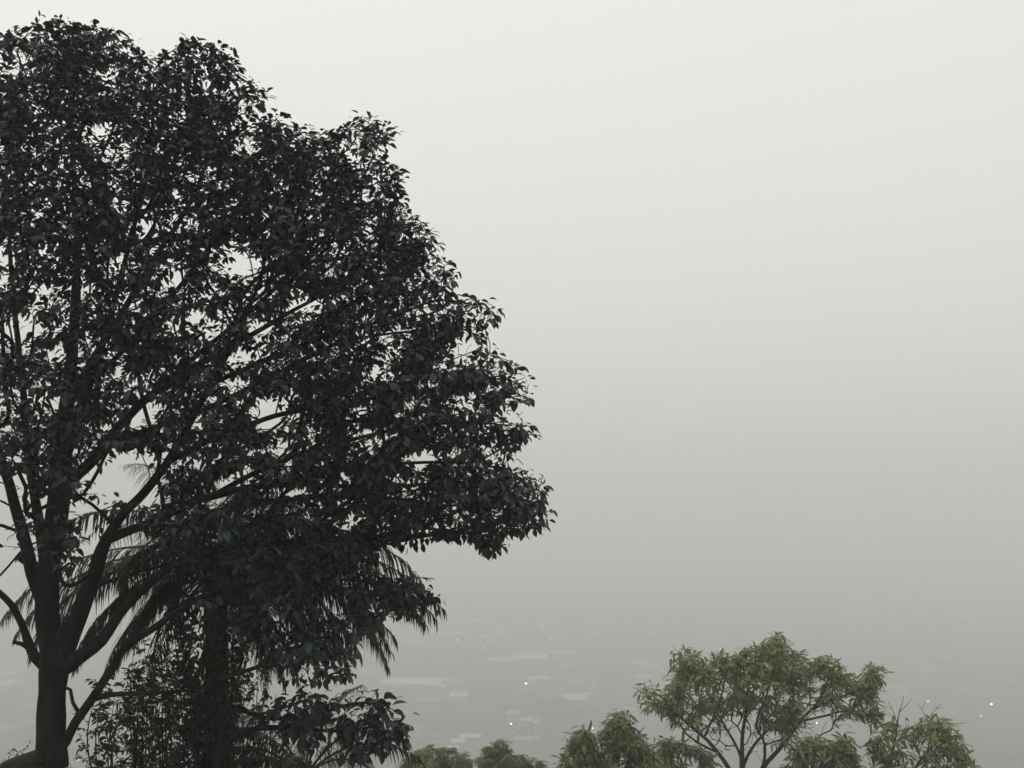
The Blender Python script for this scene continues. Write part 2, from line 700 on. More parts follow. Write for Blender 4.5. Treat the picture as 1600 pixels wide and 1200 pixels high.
    if top_parts:
        # the leaves that stand out singly: along the crown's outline and in the open lower boughs
        mid = LP + LD * LL[:, None] * 0.6
        x, y = proj(mid)
        dd, ss, nn_ = frames(LD, LU)
        view = mid - CAMP
        view /= np.linalg.norm(view, axis=1)[:, None]
        facing = np.abs(np.sum(nn_ * view, axis=1)) * LL ** 2
        e = edge_dist(x, y, clip)
        score = facing * (0.4 + np.exp(-e / 10.0) * 3.0) * ((x > 0) & (x < 1600) & (y > 0) & (y < 1200))
        pick = np.argsort(-score)[:top_parts]
        meshes = []
        for vnum in range(3):
            me = bpy.data.meshes.new("leaf")
            tm = leaf_template(leaf['aspect'] * (0.92 + 0.1 * vnum), 0.2 + 0.08 * vnum)
            me.from_pydata(tm.tolist(), [], LEAF_F)
            me.materials.append(leafm)
            meshes.append(me)
        for i in pick:
            o = bpy.data.objects.new("leaf", meshes[int(i) % 3])
            mat = Matrix(np.column_stack([dd[i] * LL[i], ss[i] * LL[i], nn_[i] * LL[i]]).tolist()).to_4x4()
            mat.translation = Vector((LP[i] - base).tolist())
            C.objects.link(o)
            o.parent = root
            o.matrix_local = mat
        keep = np.ones(len(LP), bool)
        keep[pick] = False
        LP, LD, LU, LL = LP[keep], LD[keep], LU[keep], LL[keep]
    v, f = leaves_mesh(LP, LD, LU, LL, tmpl, leaf['faces'])
    fo = mesh_obj("foliage", v, f, leafm, root, False, base)
    fo["kind"] = "stuff"
    return root


def sample_crown(poly, outer, Y0, n, halfdepth, soft_px, inset, dens, seed, clump=0.9, thr=-0.2, rim=0.35, shell=0.55):
    rnd = np.random.default_rng(seed)
    xs = [p[0] for p in poly]
    ys = [p[1] for p in poly]
    out = []
    while len(out) < n:
        k = 4000
        x = rnd.uniform(min(xs), max(xs), k)
        y = rnd.uniform(min(ys), max(ys), k)
        ins = in_poly(x, y, poly)
        e = edge_dist(x, y, poly)
        eo = edge_dist(x, y, outer, False)
        w = np.where(eo < inset + 25, 1.0, 1.0 - rim) / max(1.0, 1.0 - rim)
        w = w * dens(x, y)
        ok = ins & (e > inset) & (rnd.uniform(0, 1, k) < w)
        t = np.clip(eo / soft_px, 0, 1)
        h = halfdepth * np.sqrt(np.clip(1 - (1 - t) ** 2, 0.02, 1))
        u = rnd.uniform(-1, 1, k)
        u = np.sign(u) * np.abs(u) ** shell
        Y = Y0 + u * h
        pts = PA(x, y, Y)
        for i in np.nonzero(ok)[0]:
            v = mnoise.noise(Vector((pts[i] / clump).tolist()) + Vector((seed, 0, 0)))
            if v > thr or eo[i] < inset + 14:
                out.append(pts[i])
    return np.array(out[:n])


# ------------------------------------------------------------------ the big tree
Y_T = 13.5
BIG_OUT = [(-300, 800), (-340, 650), (-330, 450), (-280, 280), (-190, 150), (-90, 85), (-30, 62), (15, 42), (60, 18), (100, 22), (150, 33), (200, 42), (235, 60), (250, 76),
           (268, 68), (285, 52), (330, 62), (372, 72), (379, 92), (392, 116), (420, 136), (432, 152), (418, 168), (440, 176), (485, 188), (510, 202), (540, 185),
           (572, 169), (606, 178), (640, 210), (622, 226), (612, 248), (643, 268), (632, 300), (642, 320), (665, 342), (692, 356), (698, 380), (700, 400), (724, 412),
           (735, 440), (714, 447), (714, 462), (740, 458), (770, 466), (791, 490), (776, 506), (768, 532), (790, 552), (820, 558), (836, 588), (848, 606), (845, 628),
           (822, 636), (822, 646), (842, 664), (852, 684), (836, 700), (812, 708), (800, 722), (830, 720), (866, 738), (860, 760), (856, 776), (869, 800), (858, 824),
           (826, 838), (800, 838), (799, 860), (766, 880), (738, 862), (730, 846), (700, 848), (664, 850), (645, 878), (618, 866), (596, 858), (592, 882), (640, 882), (680, 906), (705, 938), (694, 962)]
BIG_POLY = BIG_OUT + [(660, 968), (610, 966), (572, 1010), (556, 1062), (480, 1082), (410, 1062), (370, 990), (310, 940), (250, 915), (170, 905), (110, 900), (40, 905), (-60, 930), (-220, 900)]

BIG_CLIP = jag(BIG_POLY, 10.0, 32.0, 2.0)

HOLES = [(205, 738, 42, 36, 1.0), (150, 770, 14, 34, 0.9), (215, 640, 26, 20, 1.0), (235, 600, 10, 10, .9), (425, 638, 30, 20, 1.0), (378, 412, 26, 10, 1.0), (12, 397, 16, 10, 1.0), (75, 388, 14, 8, .8),
         (26, 508, 20, 14, 1.0), (66, 512, 9, 12, .9), (10, 775, 16, 42, 1.0), (38, 765, 8, 26, .9), (66, 780, 7, 22, .9), (84, 550, 12, 10, .9), (90, 628, 9, 10, .8), (210, 848, 40, 20, 1.0),
         (140, 845, 14, 34, .9), (278, 436, 9, 8, 1.0), (388, 220, 10, 8, 1.0), (320, 500, 36, 10, .9), (272, 505, 16, 10, .8), (345, 618, 14, 8, .9), (655, 712, 22, 6, .9), (390, 742, 22, 7, .9),
         (345, 770, 16, 10, .8), (205, 225, 10, 8, .8), (165, 245, 12, 8, .7), (85, 245, 12, 8, .7), (190, 318, 14, 10, .7), (225, 170, 9, 7, .8), (500, 470, 22, 8, .7), (640, 470, 12, 6, .7),
         (300, 225, 12, 6, .7), (640, 860, 18, 8, 1.0), (720, 545, 20, 8, .8), (585, 505, 22, 6, .6), (130, 260, 14, 7, .7), (70, 450, 12, 8, .6), (180, 470, 14, 8, .7), (160, 545, 10, 8, .7), (410, 520, 22, 7, .7), (350, 560, 18, 7, .6), (548, 226, 15, 9, 1.0), (775, 713, 30, 7, 1.0), (806, 640, 16, 5, 1.0), (752, 452, 10, 5, 1.0), (735, 530, 22, 6, .9), (470, 195, 14, 6, .7), (700, 812, 24, 6, .8), (590, 690, 20, 6, .6)]


def big_dens(x, y):
    w = np.ones_like(x)
    w *= np.where((y > 400) & (x < 480), 0.72, 1.0)
    w *= np.where((y > 690) & (x < 300), 0.62, 1.0)
    w *= np.where((y > 800) & (x < 290), 0.6, 1.0)
    w *= np.where((y > 865) & (x < 590), 0.42, 1.0)
    w *= np.where(x < 0, 0.45, 1.0)
    for hx, hy, rx, ry, s in HOLES:
        g = ((x - hx) / (rx + 9)) ** 2 + ((y - hy) / (ry + 8)) ** 2
        w *= np.where(g < 1, 1 - s * (1.0 if hy > 380 else 0.75), 1.0)
    return w


att = sample_crown(BIG_POLY, BIG_OUT, Y_T, 6000, 2.6, 360, 11, big_dens, 3, clump=0.5, thr=-0.14, rim=-0.2)

trunk = [(81, 1200, 0, 52), (81, 1188, 0, 50), (80, 1160, 0, 47), (80, 1120, 0, 45), (82, 1080, 0, 43), (84, 1052, 0, 46), (86, 1030, 0, 46), (80, 1000, 0, 40), (74, 960, 0, 37), (74, 910, 0, 37), (82, 850, 0, 38), (92, 780, 0.1, 36), (98, 710, 0.2, 30), (104, 640, 0.3, 25), (112, 560, 0.5, 20), (118, 470, 0.7, 16), (120, 380, 0.8, 12), (116, 280, 0.9, 9), (112, 170, 0.9, 5), (110, 90, 0.9, 3)]
limbs = [
    ([(92, 1040, 0, 34), (112, 990, -0.1, 31), (133, 930, -0.25, 28), (150, 885, -0.35, 25), (166, 845, -0.4, 20), (187, 810, -0.5, 16), (225, 770, -0.6, 15), (262, 722, -0.7, 14), (290, 670, -0.9, 13), (330, 600, -1.2, 11), (372, 520, -1.6, 8), (405, 440, -2.0, 6), (425, 360, -2.3, 4)], -1),
    ([(166, 848, -0.4, 18), (190, 834, -0.4, 16), (233, 818, -0.4, 14), (280, 795, -0.4, 14), (330, 776, -0.4, 14), (390, 762, -0.5, 12), (450, 754, -0.6, 10), (520, 738, -0.7, 8), (600, 726, -0.8, 6), (680, 722, -0.9, 5), (740, 722, -1, 3.5), (782, 702, -1, 2.5)], 0),
    ([(94, 760, 0.1, 24), (128, 735, 0.1, 21), (160, 700, 0.1, 18), (190, 662, 0.2, 16), (235, 618, 0.3, 14), (300, 575, 0.6, 11), (372, 535, 0.9, 9), (450, 490, 1.1, 7), (520, 450, 1.2, 5), (590, 400, 1.2, 3.5)], -1),
    ([(100, 1045, 0, 30), (128, 1022, -0.2, 25), (158, 1000, -0.3, 22), (187, 960, -0.4, 17), (217, 925, -0.5, 16), (255, 893, -0.6, 15), (288, 878, -0.7, 14), (340, 858, -0.8, 12), (410, 848, -0.9, 10), (500, 846, -0.9, 8), (580, 846, -0.9, 6), (645, 840, -0.8, 5), (690, 832, -0.8, 4), (728, 820, -0.8, 3), (745, 808, -0.8, 2)], -1),
    ([(190, 957, -0.4, 15), (198, 890, -0.3, 12), (222, 866, -0.2, 12), (250, 848, -0.1, 11), (300, 815, 0.2, 10), (370, 790, 0.5, 9), (450, 780, 0.8, 8), (540, 775, 1.0, 6), (630, 780, 1.0, 5), (700, 790, 0.9, 3.5), (760, 790, 0.8, 2.5)], 3),
    ([(92, 1178, 0, 18), (104, 1158, -0.1, 16), (118, 1128, -0.2, 16), (143, 1093, -0.3, 15), (172, 1047, -0.4, 14), (194, 1013, -0.5, 13), (233, 986, -0.6, 12), (270, 958, -0.7, 10), (320, 930, -0.8, 9), (380, 912, -0.9, 8), (450, 905, -1.0, 7), (530, 905, -1.0, 5), (600, 915, -1.0, 3.5), (660, 930, -0.9, 2.5)], -1),
    ([(147, 1090, -0.3, 11), (165, 1086, -0.3, 9), (190, 1084, -0.3, 8), (233, 1083, -0.3, 7), (280, 1080, -0.2, 5), (320, 1076, -0.1, 3)], 5),
    ([(121, 1120, -0.2, 7), (114, 1098, -0.25, 6), (110, 1078, -0.3, 5.5), (104, 1075, -0.32, 5)], 5),
    ([(66, 1042, 0, 26), (54, 1026, 0.1, 18), (43, 1002, 0.2, 14), (33, 975, 0.2, 12), (17, 944, 0.3, 11), (-5, 922, 0.4, 10), (-50, 880, 0.5, 9), (-110, 820, 0.5, 7), (-170, 740, 0.6, 5), (-220, 650, 0.6, 3)], -1),
    ([(47, 1012, 0.15, 9), (34, 1006, 0.1, 7), (20, 1003, 0.05, 6)], 8),
    ([(70, 950, 0, 26), (52, 895, -0.1, 22), (35, 830, -0.2, 19), (18, 770, -0.3, 17), (-2, 705, -0.4, 15), (-30, 620, -0.6, 12), (-60, 520, -0.8, 9), (-90, 400, -1, 6), (-110, 280, -1, 4)], -1),
    ([(76, 900, 0, 20), (64, 840, 0.3, 18), (52, 770, 0.6, 15), (44, 700, 0.9, 13), (36, 610, 1.2, 11), (24, 500, 1.4, 9), (16, 400, 1.6, 7), (10, 280, 1.7, 5), (20, 160, 1.7, 3)], -1),
    ([(96, 730, 0.15, 20), (118, 670, -0.2, 16), (140, 600, -0.6, 14), (165, 520, -1.0, 12), (190, 430, -1.4, 9), (215, 330, -1.7, 7), (235, 230, -1.8, 5), (240, 130, -1.8, 3)], -1),
    ([(104, 640, 0.3, 16), (140, 570, 0.8, 13), (190, 490, 1.3, 11), (245, 400, 1.7, 9), (300, 310, 1.9, 7), (335, 210, 2.0, 4), (345, 130, 1.8, 3)], -1),
    ([(235, 618, 0.3, 10), (320, 545, 0.0, 9), (410, 470, -0.3, 7.5), (490, 390, -0.5, 6), (550, 310, -0.5, 5), (585, 240, -0.4, 3)], 2),
    ([(330, 600, -1.2, 9), (420, 560, -1.4, 8), (510, 525, -1.6, 7), (600, 500, -1.5, 5), (680, 470, -1.2, 4), (735, 475, -1.0, 3)], 0),
    ([(262, 722, -0.7, 11), (340, 682, -0.8, 10), (430, 650, -1.0, 9), (530, 630, -1.1, 7), (630, 615, -1.0, 5.5), (720, 600, -0.8, 4), (790, 585, -0.6, 2.5)], 0),
    ([(330, 776, -0.4, 10), (420, 728, -0.1, 9), (520, 695, 0.2, 7.5), (620, 672, 0.4, 6), (720, 660, 0.4, 4), (800, 665, 0.3, 2.5)], 1),
    ([(450, 754, -0.6, 8), (540, 760, -0.9, 7), (640, 758, -1.0, 5.5), (740, 752, -0.9, 4), (820, 748, -0.7, 2.5)], 1),
    ([(160, 700, 0.1, 11), (230, 672, 0.9, 10), (320, 640, 1.7, 9), (420, 590, 2.3, 8), (520, 540, 2.4, 6), (620, 520, 2.0, 4), (690, 520, 1.5, 3)], 2),
    ([(140, 600, -0.6, 10), (200, 540, -1.4, 9), (270, 460, -2.2, 8), (340, 370, -2.7, 6), (400, 280, -2.8, 5), (450, 220, -2.4, 3)], 12),
    ([(233, 818, -0.4, 9), (300, 830, -1.2, 9), (380, 850, -1.8, 8), (450, 890, -2.0, 7), (500, 940, -2.0, 5), (530, 1000, -1.9, 3)], 1),
    ([(683, 833, -0.8, 3), (735, 831, -0.9, 2.5), (786, 817, -1, 2)], 3),
]
BIG_LEAF = dict(rim=40, rim_L=1.08, n=(10, 14), spread=0.2, petiole=0.07, L=0.125, aspect=0.52, droop=(0.8, 0.22), z0=P(0, 950, Y_T)[2], z1=P(0, 250, Y_T)[2], tmpl=leaf_template(0.52), faces=LEAF_F, over=1)
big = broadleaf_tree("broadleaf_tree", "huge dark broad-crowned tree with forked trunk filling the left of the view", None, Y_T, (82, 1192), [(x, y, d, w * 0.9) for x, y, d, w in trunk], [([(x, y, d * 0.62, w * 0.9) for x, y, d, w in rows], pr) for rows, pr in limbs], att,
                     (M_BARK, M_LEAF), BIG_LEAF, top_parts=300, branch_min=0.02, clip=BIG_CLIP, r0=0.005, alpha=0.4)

# the low spreading tree to the right of the palm's foot
LOW_RAW = [(380, 1084), (440, 1072), (500, 1078), (560, 1074), (600, 1082), (640, 1088), (660, 1108), (640, 1126), (646, 1162), (642, 1182), (615, 1172), (600, 1192), (540, 1204), (480, 1190), (440, 1152), (390, 1134)]
LOW_POLY = jag(LOW_RAW, 9, 22, 5.0)
Y_L = 14.6
latt = sample_crown(LOW_POLY, LOW_POLY, Y_L, 105, 0.8, 60, 6, lambda x, y: np.where(x < 450, 0.3, 1.0) * np.where((y > 1150) & (x < 560), 0.4, 1), 21, thr=-0.5)
broadleaf_tree("low_tree", "small low tree with arching bare branches beside the foot of the palm", None, Y_L, (336, 1215), 
               [(336, 1262, 0, 20), (337, 1215, 0, 16), (341, 1180, 0, 12), (356, 1160, 0, 10), (380, 1143, 0, 9), (420, 1137, 0, 7.5), (470, 1139, 0, 6), (530, 1142, 0, 4.5), (590, 1135, 0, 3)],
               [([(341, 1178, 0, 9), (352, 1130, -0.1, 8), (370, 1110, -0.1, 7), (410, 1121, -0.2, 6.5), (450, 1122, -0.2, 6), (490, 1117, -0.2, 5), (550, 1100, -0.2, 4), (610, 1098, -0.2, 2.5)], -1),
                ([(352, 1132, -0.1, 6), (372, 1102, 0.2, 5), (395, 1116, 0.3, 4.5), (430, 1110, 0.3, 4), (480, 1092, 0.3, 2.5)], 0)],
               latt, (M_BARK, M_LEAF), dict(BIG_LEAF, L=0.17, n=(8, 11), z0=P(0, 1200, Y_L)[2], z1=P(0, 1000, Y_L)[2]), top_parts=120, clip=LOW_POLY)


# ------------------------------------------------------------------ palms
def frond_curve(p0, az, el, L, droop, n=16):
    pts = [np.array(p0, float)]
    for i in range(n):
        u = (i + 0.5) / n
        e = el - droop * u ** 1.25
        d = np.array([math.cos(az) * math.cos(e), math.sin(az) * math.cos(e), math.sin(e)])
        pts.append(pts[-1] + d * L / n)
    return np.array(pts)


def make_frond(root, base, p0, az, el, L, droop, rnd, mat, leaflet=0.55, hang=0.9, per=92):
    c = frond_curve(p0, az, el, L, droop)
    rad = np.linspace(0.024, 0.004, len(c))
    mb = MB()
    mb.tube(c, rad, 5)
    fr = mb.build("frond", mat, root, True, base)
    lv, lf = [], []
    tan = np.gradient(c, axis=0)
    tan /= np.linalg.norm(tan, axis=1)[:, None]
    for k in range(per):
        u = 0.14 + 0.86 * k / (per - 1)
        fi = u * (len(c) - 1)
        i = min(int(fi), len(c) - 2)
        p = c[i] + (c[i + 1] - c[i]) * (fi - i)
        t = tan[i]
        side = np.cross(t, [0, 0, 1.0])
        side /= np.linalg.norm(side) + 1e-9
        upn = np.cross(side, t)
        prof = (0.45 + 0.55 * math.sin(math.pi * min(1, u * 0.85 + 0.12))) * (1 - 0.45 * max(0, u - 0.75) / 0.25)
        for s in (-1, 1):
            ln = leaflet * prof * rnd.uniform(0.8, 1.15)
            d = side * s + t * rnd.uniform(0.45, 0.9) + upn * rnd.uniform(-0.35, 0.6)
            d /= np.linalg.norm(d)
            w = 0.0125 * rnd.uniform(0.8, 1.2)
            q = p.copy()
            b0 = len(lv)
            h = hang * rnd.uniform(0.75, 1.25)
            wd = np.cross(d, [0, 0, 1.0])
            wd = wd / (np.linalg.norm(wd) + 1e-9)
            for st in range(5):
                v = st / 4
                ww = w * (1 - v) ** 0.6 * (0.6 if st == 0 else 1)
                if st == 4:
                    lv.append(q.tolist())
                else:
                    wd2 = wd * 0.8 + np.array([t[0], t[1], 0]) * 0.6
                    lv.append((q + wd2 * ww).tolist())
                    lv.append((q - wd2 * ww).tolist())
                dd = d * (1 - v * 0.6) + np.array([0, 0, -1.0]) * h * (v + 0.12) * 1.6
                dd /= np.linalg.norm(dd)
                q = q + dd * ln / 4
            for st in range(3):
                a = b0 + st * 2
                lf.append((a, a + 1, a + 3, a + 2))
            lf.append((b0 + 6, b0 + 7, b0 + 8))
    o = mesh_obj("leaflets", lv, lf, mat, fr, False, base)
    o["kind"] = "stuff"
    return fr


def make_palm(name, label, foot_px, head_px, Y, r0, r1, fronds, seed, dead=0):
    rnd = np.random.default_rng(seed)
    head = P(*head_px, Y)
    fp = P(*foot_px, Y)
    foot = np.array([fp[0], Y, terrain(fp[0], Y) - 0.05])
    root = empty(name, foot)
    tag(root, label, "palm tree", "palms behind the big tree")
    n = 40
    pts, rad = [], []
    for i in range(n):
        u = i / (n - 1)
        p = foot + (head - foot) * u
        p[0] += 0.08 * math.sin(u * 3.0)
        pts.append(p)
        rad.append((r0 + (r1 - r0) * u) * (1 + 0.05 * (i % 2)) * (1.25 if i == 0 else 1))
    mb = MB()
    mb.tube(pts, rad, 14, 0.06)
    mb.build("trunk", M_PALMBARK, root, True, foot)
    # old leaf bases round the top
    for i in range(14):
        az = i * 2.4
        u = 0.86 + 0.14 * (i / 14)
        p = foot + (head - foot) * u
        d = np.array([math.cos(az), math.sin(az), 0.0])
        mb = MB()
        a = p + d * r1 * 0.8
        mb.tube([a, a + d * 0.08 + np.array([0, 0, 0.12]), a + d * 0.2 + np.array([0, 0, 0.22])], [0.05, 0.035, 0.012], 5)
        mb.build("leaf_base", M_PALMBARK, root, True, foot)
    for az, el, L, dr, hang in fronds:
        d = np.array([math.cos(R(az)), math.sin(R(az)), 0.0])
        make_frond(root, foot, head + d * 0.06 + np.array([0, 0, 0.05]), R(az), R(el), L, R(dr), rnd, M_PALMLEAF, 0.7 * L / 3.2, hang)
    for i in range(dead):
        az = i * 6.283 / dead + rnd.uniform(-0.3, 0.3)
        d = np.array([math.cos(az), math.sin(az), 0.0])
        make_frond(root, foot, head - np.array([0, 0, rnd.uniform(0.1, 0.5)]) + d * r1, az, R(rnd.uniform(-45, -15)), rnd.uniform(1.3, 2.2), R(rnd.uniform(30, 60)), rnd, M_DEADLEAF, 0.42, 1.6, 32)
    return root


PF = [  # azimuth (0 = right of view, 90 = away), elevation, length, droop, leaflet hang
    (0, 15, 3.85, 64, 2.6), (-14, 4, 3.4, 66, 2.0), (18, 5, 3.2, 80, 1.4), (-8, -12, 2.9, 60, 1.4), (40, 35, 3.4, 95, 1.2),
    (180, 14, 3.6, 72, 2.2), (200, 8, 3.1, 85, 1.4), (185, -15, 2.7, 60, 1.5), (145, 38, 3.3, 90, 1.2),
    (90, 50, 3.2, 80, 1.0), (120, 62, 2.9, 70, .9), (60, 60, 3.0, 70, .9), (30, 66, 2.8, 75, .9), (150, 68, 2.7, 75, .9), (-60, 30, 2.9, 90, 1.2), (-100, 35, 2.8, 95, 1.2),
    (-130, 15, 2.8, 85, 1.3), (-40, 50, 2.9, 85, 1.0), (230, 45, 2.9, 85, 1.1), (75, 10, 2.9, 80, 1.3), (110, 5, 2.9, 80, 1.3), (10, 50, 3.1, 80, 1.0),
    (-4, 30, 3.6, 85, 2.0), (8, -5, 3.4, 65, 1.5), (-30, -5, 2.6, 70, 1.5), (14, -30, 2.4, 40, 1.5), (172, -30, 2.3, 40, 1.5), (210, -10, 2.4, 60, 1.5), (-70, 5, 2.2, 80, 1.4), (-110, 0, 2.2, 80, 1.4), (-50, -25, 2.0, 50, 1.5), (4, 10, 3.75, 60, 2.6), (-5, 12, 3.65, 66, 2.6), (1, 6, 3.5, 52, 2.6), (5, -25, 2.6, 40, 2.2), (-15, -38, 2.4, 32, 2.2), (22, -20, 2.6, 45, 2.2), (-32, -40, 2.2, 35, 2.2), (0, -50, 2.3, 25, 2.0), (195, -35, 2.2, 40, 2.2), (2, -4, 3.2, 48, 2.2), (184, 8, 3.3, 70, 2.2), (12, -14, 2.9, 50, 2.2)]
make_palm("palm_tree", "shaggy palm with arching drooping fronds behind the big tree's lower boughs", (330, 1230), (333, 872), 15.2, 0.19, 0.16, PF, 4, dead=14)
PF2 = [(0, 45, 2.1, 95, 1.2), (-30, 40, 1.9, 95, 1.2), (25, 55, 2.0, 85, 1.1), (180, 45, 1.9, 95, 1.2), (150, 60, 1.8, 80, 1.0), (90, 50, 1.9, 80, 1.0), (60, 70, 1.9, 70, .9), (-90, 50, 1.8, 90, 1.1), (-140, 45, 1.8, 90, 1.1), (210, 65, 1.8, 80, 1.0)]
make_palm("palm_tree", "young palm at the bottom edge, its frond arching under the low tree", (470, 1275), (474, 1216), 15.6, 0.09, 0.07, PF2, 9, dead=0)


# creeper on the palm trunk
def creeper(name, label, x0, x1, y0, y1, Y, n, seed, r, leafL):
    rnd = np.random.default_rng(seed)
    b = P((x0 + x1) / 2, y1, Y)
    base = np.array([b[0], Y, terrain(b[0], Y)])
    root = empty(name, base)
    tag(root, label, "climbing plant")
    for s in range(4):
        mb = MB()
        a0 = rnd.uniform(0, 6.28)
        tp = P((x0 + x1) / 2, y0, Y)[2]
        pts = []
        for i in range(24):
            u = i / 23
            a = a0 + u * rnd.uniform(2.5, 2.9)
            pts.append((b[0] + math.cos(a) * r * 0.85, Y + math.sin(a) * r * 0.85, base[2] - 0.02 + (tp - base[2]) * u))
        mb.tube(pts, np.linspace(0.014, 0.005, 24), 5)
        mb.build("stem", M_BARK, root, True, base)
    u = rnd.uniform(0, 1, n)
    az = rnd.uniform(0, 6.28, n)
    rr = r * (1 + np.abs(rnd.normal(0, 0.4, n))) * (0.75 + 1.5 * u ** 2)
    y = y1 + (y0 - y1) * u
    c = PA(np.full(n, (x0 + x1) / 2), y, np.full(n, Y))
    pos = c + np.stack([np.cos(az) * rr, np.sin(az) * rr, rnd.normal(0, 0.05, n)], 1)
    el = rnd.normal(-0.6, 0.5, n)
    a2 = az + rnd.normal(0, 0.8, n)
    d = np.stack([np.cos(a2) * np.cos(el), np.sin(a2) * np.cos(el), np.sin(el)], 1)
    up = np.array([0, 0, 1.0]) + rnd.normal(0, 0.4, (n, 3))
    v, f = leaves_mesh(pos, d, up, leafL * rnd.uniform(0.6, 1.3, n), leaf_template(0.6), LEAF_F_SMALL)
    fo = mesh_obj("foliage", v, f, M_VINE, root, False, base)
    fo["kind"] = "stuff"


creeper("climbing_plant", "dark leafy creeper wrapped round the trunk of the shaggy palm", 312, 352, 900, 1225, 15.2, 3600, 8, 0.25, 0.1)


# ------------------------------------------------------------------ shrubs at the foot
def shrub(label, x0, x1, ytop, Y, stems, seed, leafL=0.085, dens=1.7):
    rnd = np.random.default_rng(seed)
    xm = (x0 + x1) / 2
    b = P(xm, 1215, Y)
    base = np.array([b[0], Y, terrain(b[0], Y)])
    root = empty("shrub", base)
    tag(root, label, "shrub", "leafy shrubs round the tree foot")
    lp, ld = [], []
    tw = MB()
    for s in range(stems):
        xt = x0 + (x1 - x0) * (s + rnd.uniform(0.2, 0.8)) / stems
        yt = ytop + rnd.uniform(0, 90) 
        dyo = rnd.uniform(-0.3, 0.3)
        top = P(xt, yt, Y + dyo)
        foot = base + np.array([(top[0] - base[0]) * rnd.uniform(0.1, 0.7), dyo * 0.5, 0])
        foot[2] = terrain(foot[0], foot[1]) - 0.03
        mid = foot + (top - foot) * rnd.uniform(0.4, 0.6) + np.array([rnd.uniform(-.16, .16), rnd.uniform(-.1, .1), 0])
        path = smooth_path([(*foot, 0.014), (*mid, 0.01), (*top, 0.003)], 0.1)
        mb = MB()
        mb.tube(path[:, :3], path[:, 3], 6)
        mb.build("stem", M_BARK, root, True, base)
        n = len(path)
        for i in range(int(n * 0.25), n):
            if rnd.uniform() > 0.62 * dens:
                continue
            az = rnd.uniform(0, 6.28)
            el = rnd.uniform(0.1, 0.9)
            L = rnd.uniform(0.15, 0.42) * (1.1 - 0.5 * i / n)
            d = np.array([math.cos(az) * math.cos(el), math.sin(az) * math.cos(el), math.sin(el)])
            p0 = path[i, :3]
            e = p0 + d * L
            m = (p0 + e) / 2 + np.array([0, 0, 0.03])
            tw.tube([p0, m, e], [0.004, 0.003, 0.002], 3)
            for k in range(11):
                u = 0.2 + 0.8 * k / 10
                lp.append(p0 + d * L * u + np.array([0, 0, 0.03 * math.sin(3.14 * u)]))
                a2 = az + (1 if k % 2 else -1) * rnd.uniform(0.5, 1.4)
                e2 = rnd.normal(-0.05, 0.45)
                ld.append([math.cos(a2) * math.cos(e2), math.sin(a2) * math.cos(e2), math.sin(e2)])
    tag(tw.build("twigs", M_BARK, root, False, base), kind="stuff")
    lp, ld = np.array(lp), np.array(ld)
    up = np.array([0, 0, 1.0]) + rnd.normal(0, 0.5, (len(lp), 3))
    v, f = leaves_mesh(lp, ld, up, leafL * rnd.uniform(0.7, 1.3, len(lp)), leaf_template(0.5), LEAF_F_SMALL)
    fo = mesh_obj("foliage", v, f, M_SHRUB, root, False, base)
    fo["kind"] = "stuff"


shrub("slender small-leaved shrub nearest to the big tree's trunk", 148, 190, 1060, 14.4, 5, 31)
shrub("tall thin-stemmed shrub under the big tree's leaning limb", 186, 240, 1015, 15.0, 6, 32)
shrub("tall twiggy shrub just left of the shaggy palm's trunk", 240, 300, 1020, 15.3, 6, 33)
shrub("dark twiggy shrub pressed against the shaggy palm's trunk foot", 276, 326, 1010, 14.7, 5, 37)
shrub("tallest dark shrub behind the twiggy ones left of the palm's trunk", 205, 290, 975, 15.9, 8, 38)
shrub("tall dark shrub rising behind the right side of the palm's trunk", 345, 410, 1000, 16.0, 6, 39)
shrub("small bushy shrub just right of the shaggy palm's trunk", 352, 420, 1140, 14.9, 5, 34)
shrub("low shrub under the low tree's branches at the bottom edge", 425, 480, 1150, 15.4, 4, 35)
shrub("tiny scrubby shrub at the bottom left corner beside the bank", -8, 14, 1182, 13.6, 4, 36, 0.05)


# ------------------------------------------------------------------ bank at the foot of the big tree
def rock(name, label, c, s, seed, rz=0.0, tilt=0.0):
    rnd = np.random.default_rng(seed)
    import bmesh
    bm = bmesh.new()
    bmesh.ops.create_icosphere(bm, subdivisions=3, radius=1.0)
    for v in bm.verts:
        n = mnoise.noise(v.co * 1.3 + Vector((seed, 0, 0))) * 0.28 + mnoise.noise(v.co * 4 + Vector((seed, 3, 0))) * 0.07
        v.co *= 1 + n
        v.co.z = max(-0.6, min(v.co.z, 0.75 + 0.1 * n))
    me = bpy.data.meshes.new(name)
    bm.to_mesh(me)
    bm.free()
    me.materials.append(M_STONE)
    o = bpy.data.objects.new(name, me)
    o.location = c
    o.scale = s
    o.rotation_euler = (0, tilt, rz)
    C.objects.link(o)
    tag(o, label, "rock")
    return o


def ground_at(px, Y, dz=0.0):
    p = P(px, 1190, Y)
    return (p[0], Y, terrain(p[0], Y) + dz)


rock("boulder", "dark sloping rock at the left foot of the big tree's trunk", ground_at(34, 13.35, -0.03), (0.3, 0.3, 0.12), 3, 0.1, -0.28)
rock("boulder", "dark rock under the shrubs right of the big tree's trunk", ground_at(150, 13.6, 0.02), (0.32, 0.26, 0.17), 5, 0.2, -0.2)
rock("boulder", "rounded dark stone at the bottom edge left of the palm's foot", ground_at(262, 14.2, 0.16), (0.22, 0.2, 0.26), 8, 0.5, 0.1)
rock("boulder", "small dark stone at the bottom edge right of the palm's foot", ground_at(374, 14.3, 0.2), (0.16, 0.18, 0.26), 9, 0.2, 0.1)

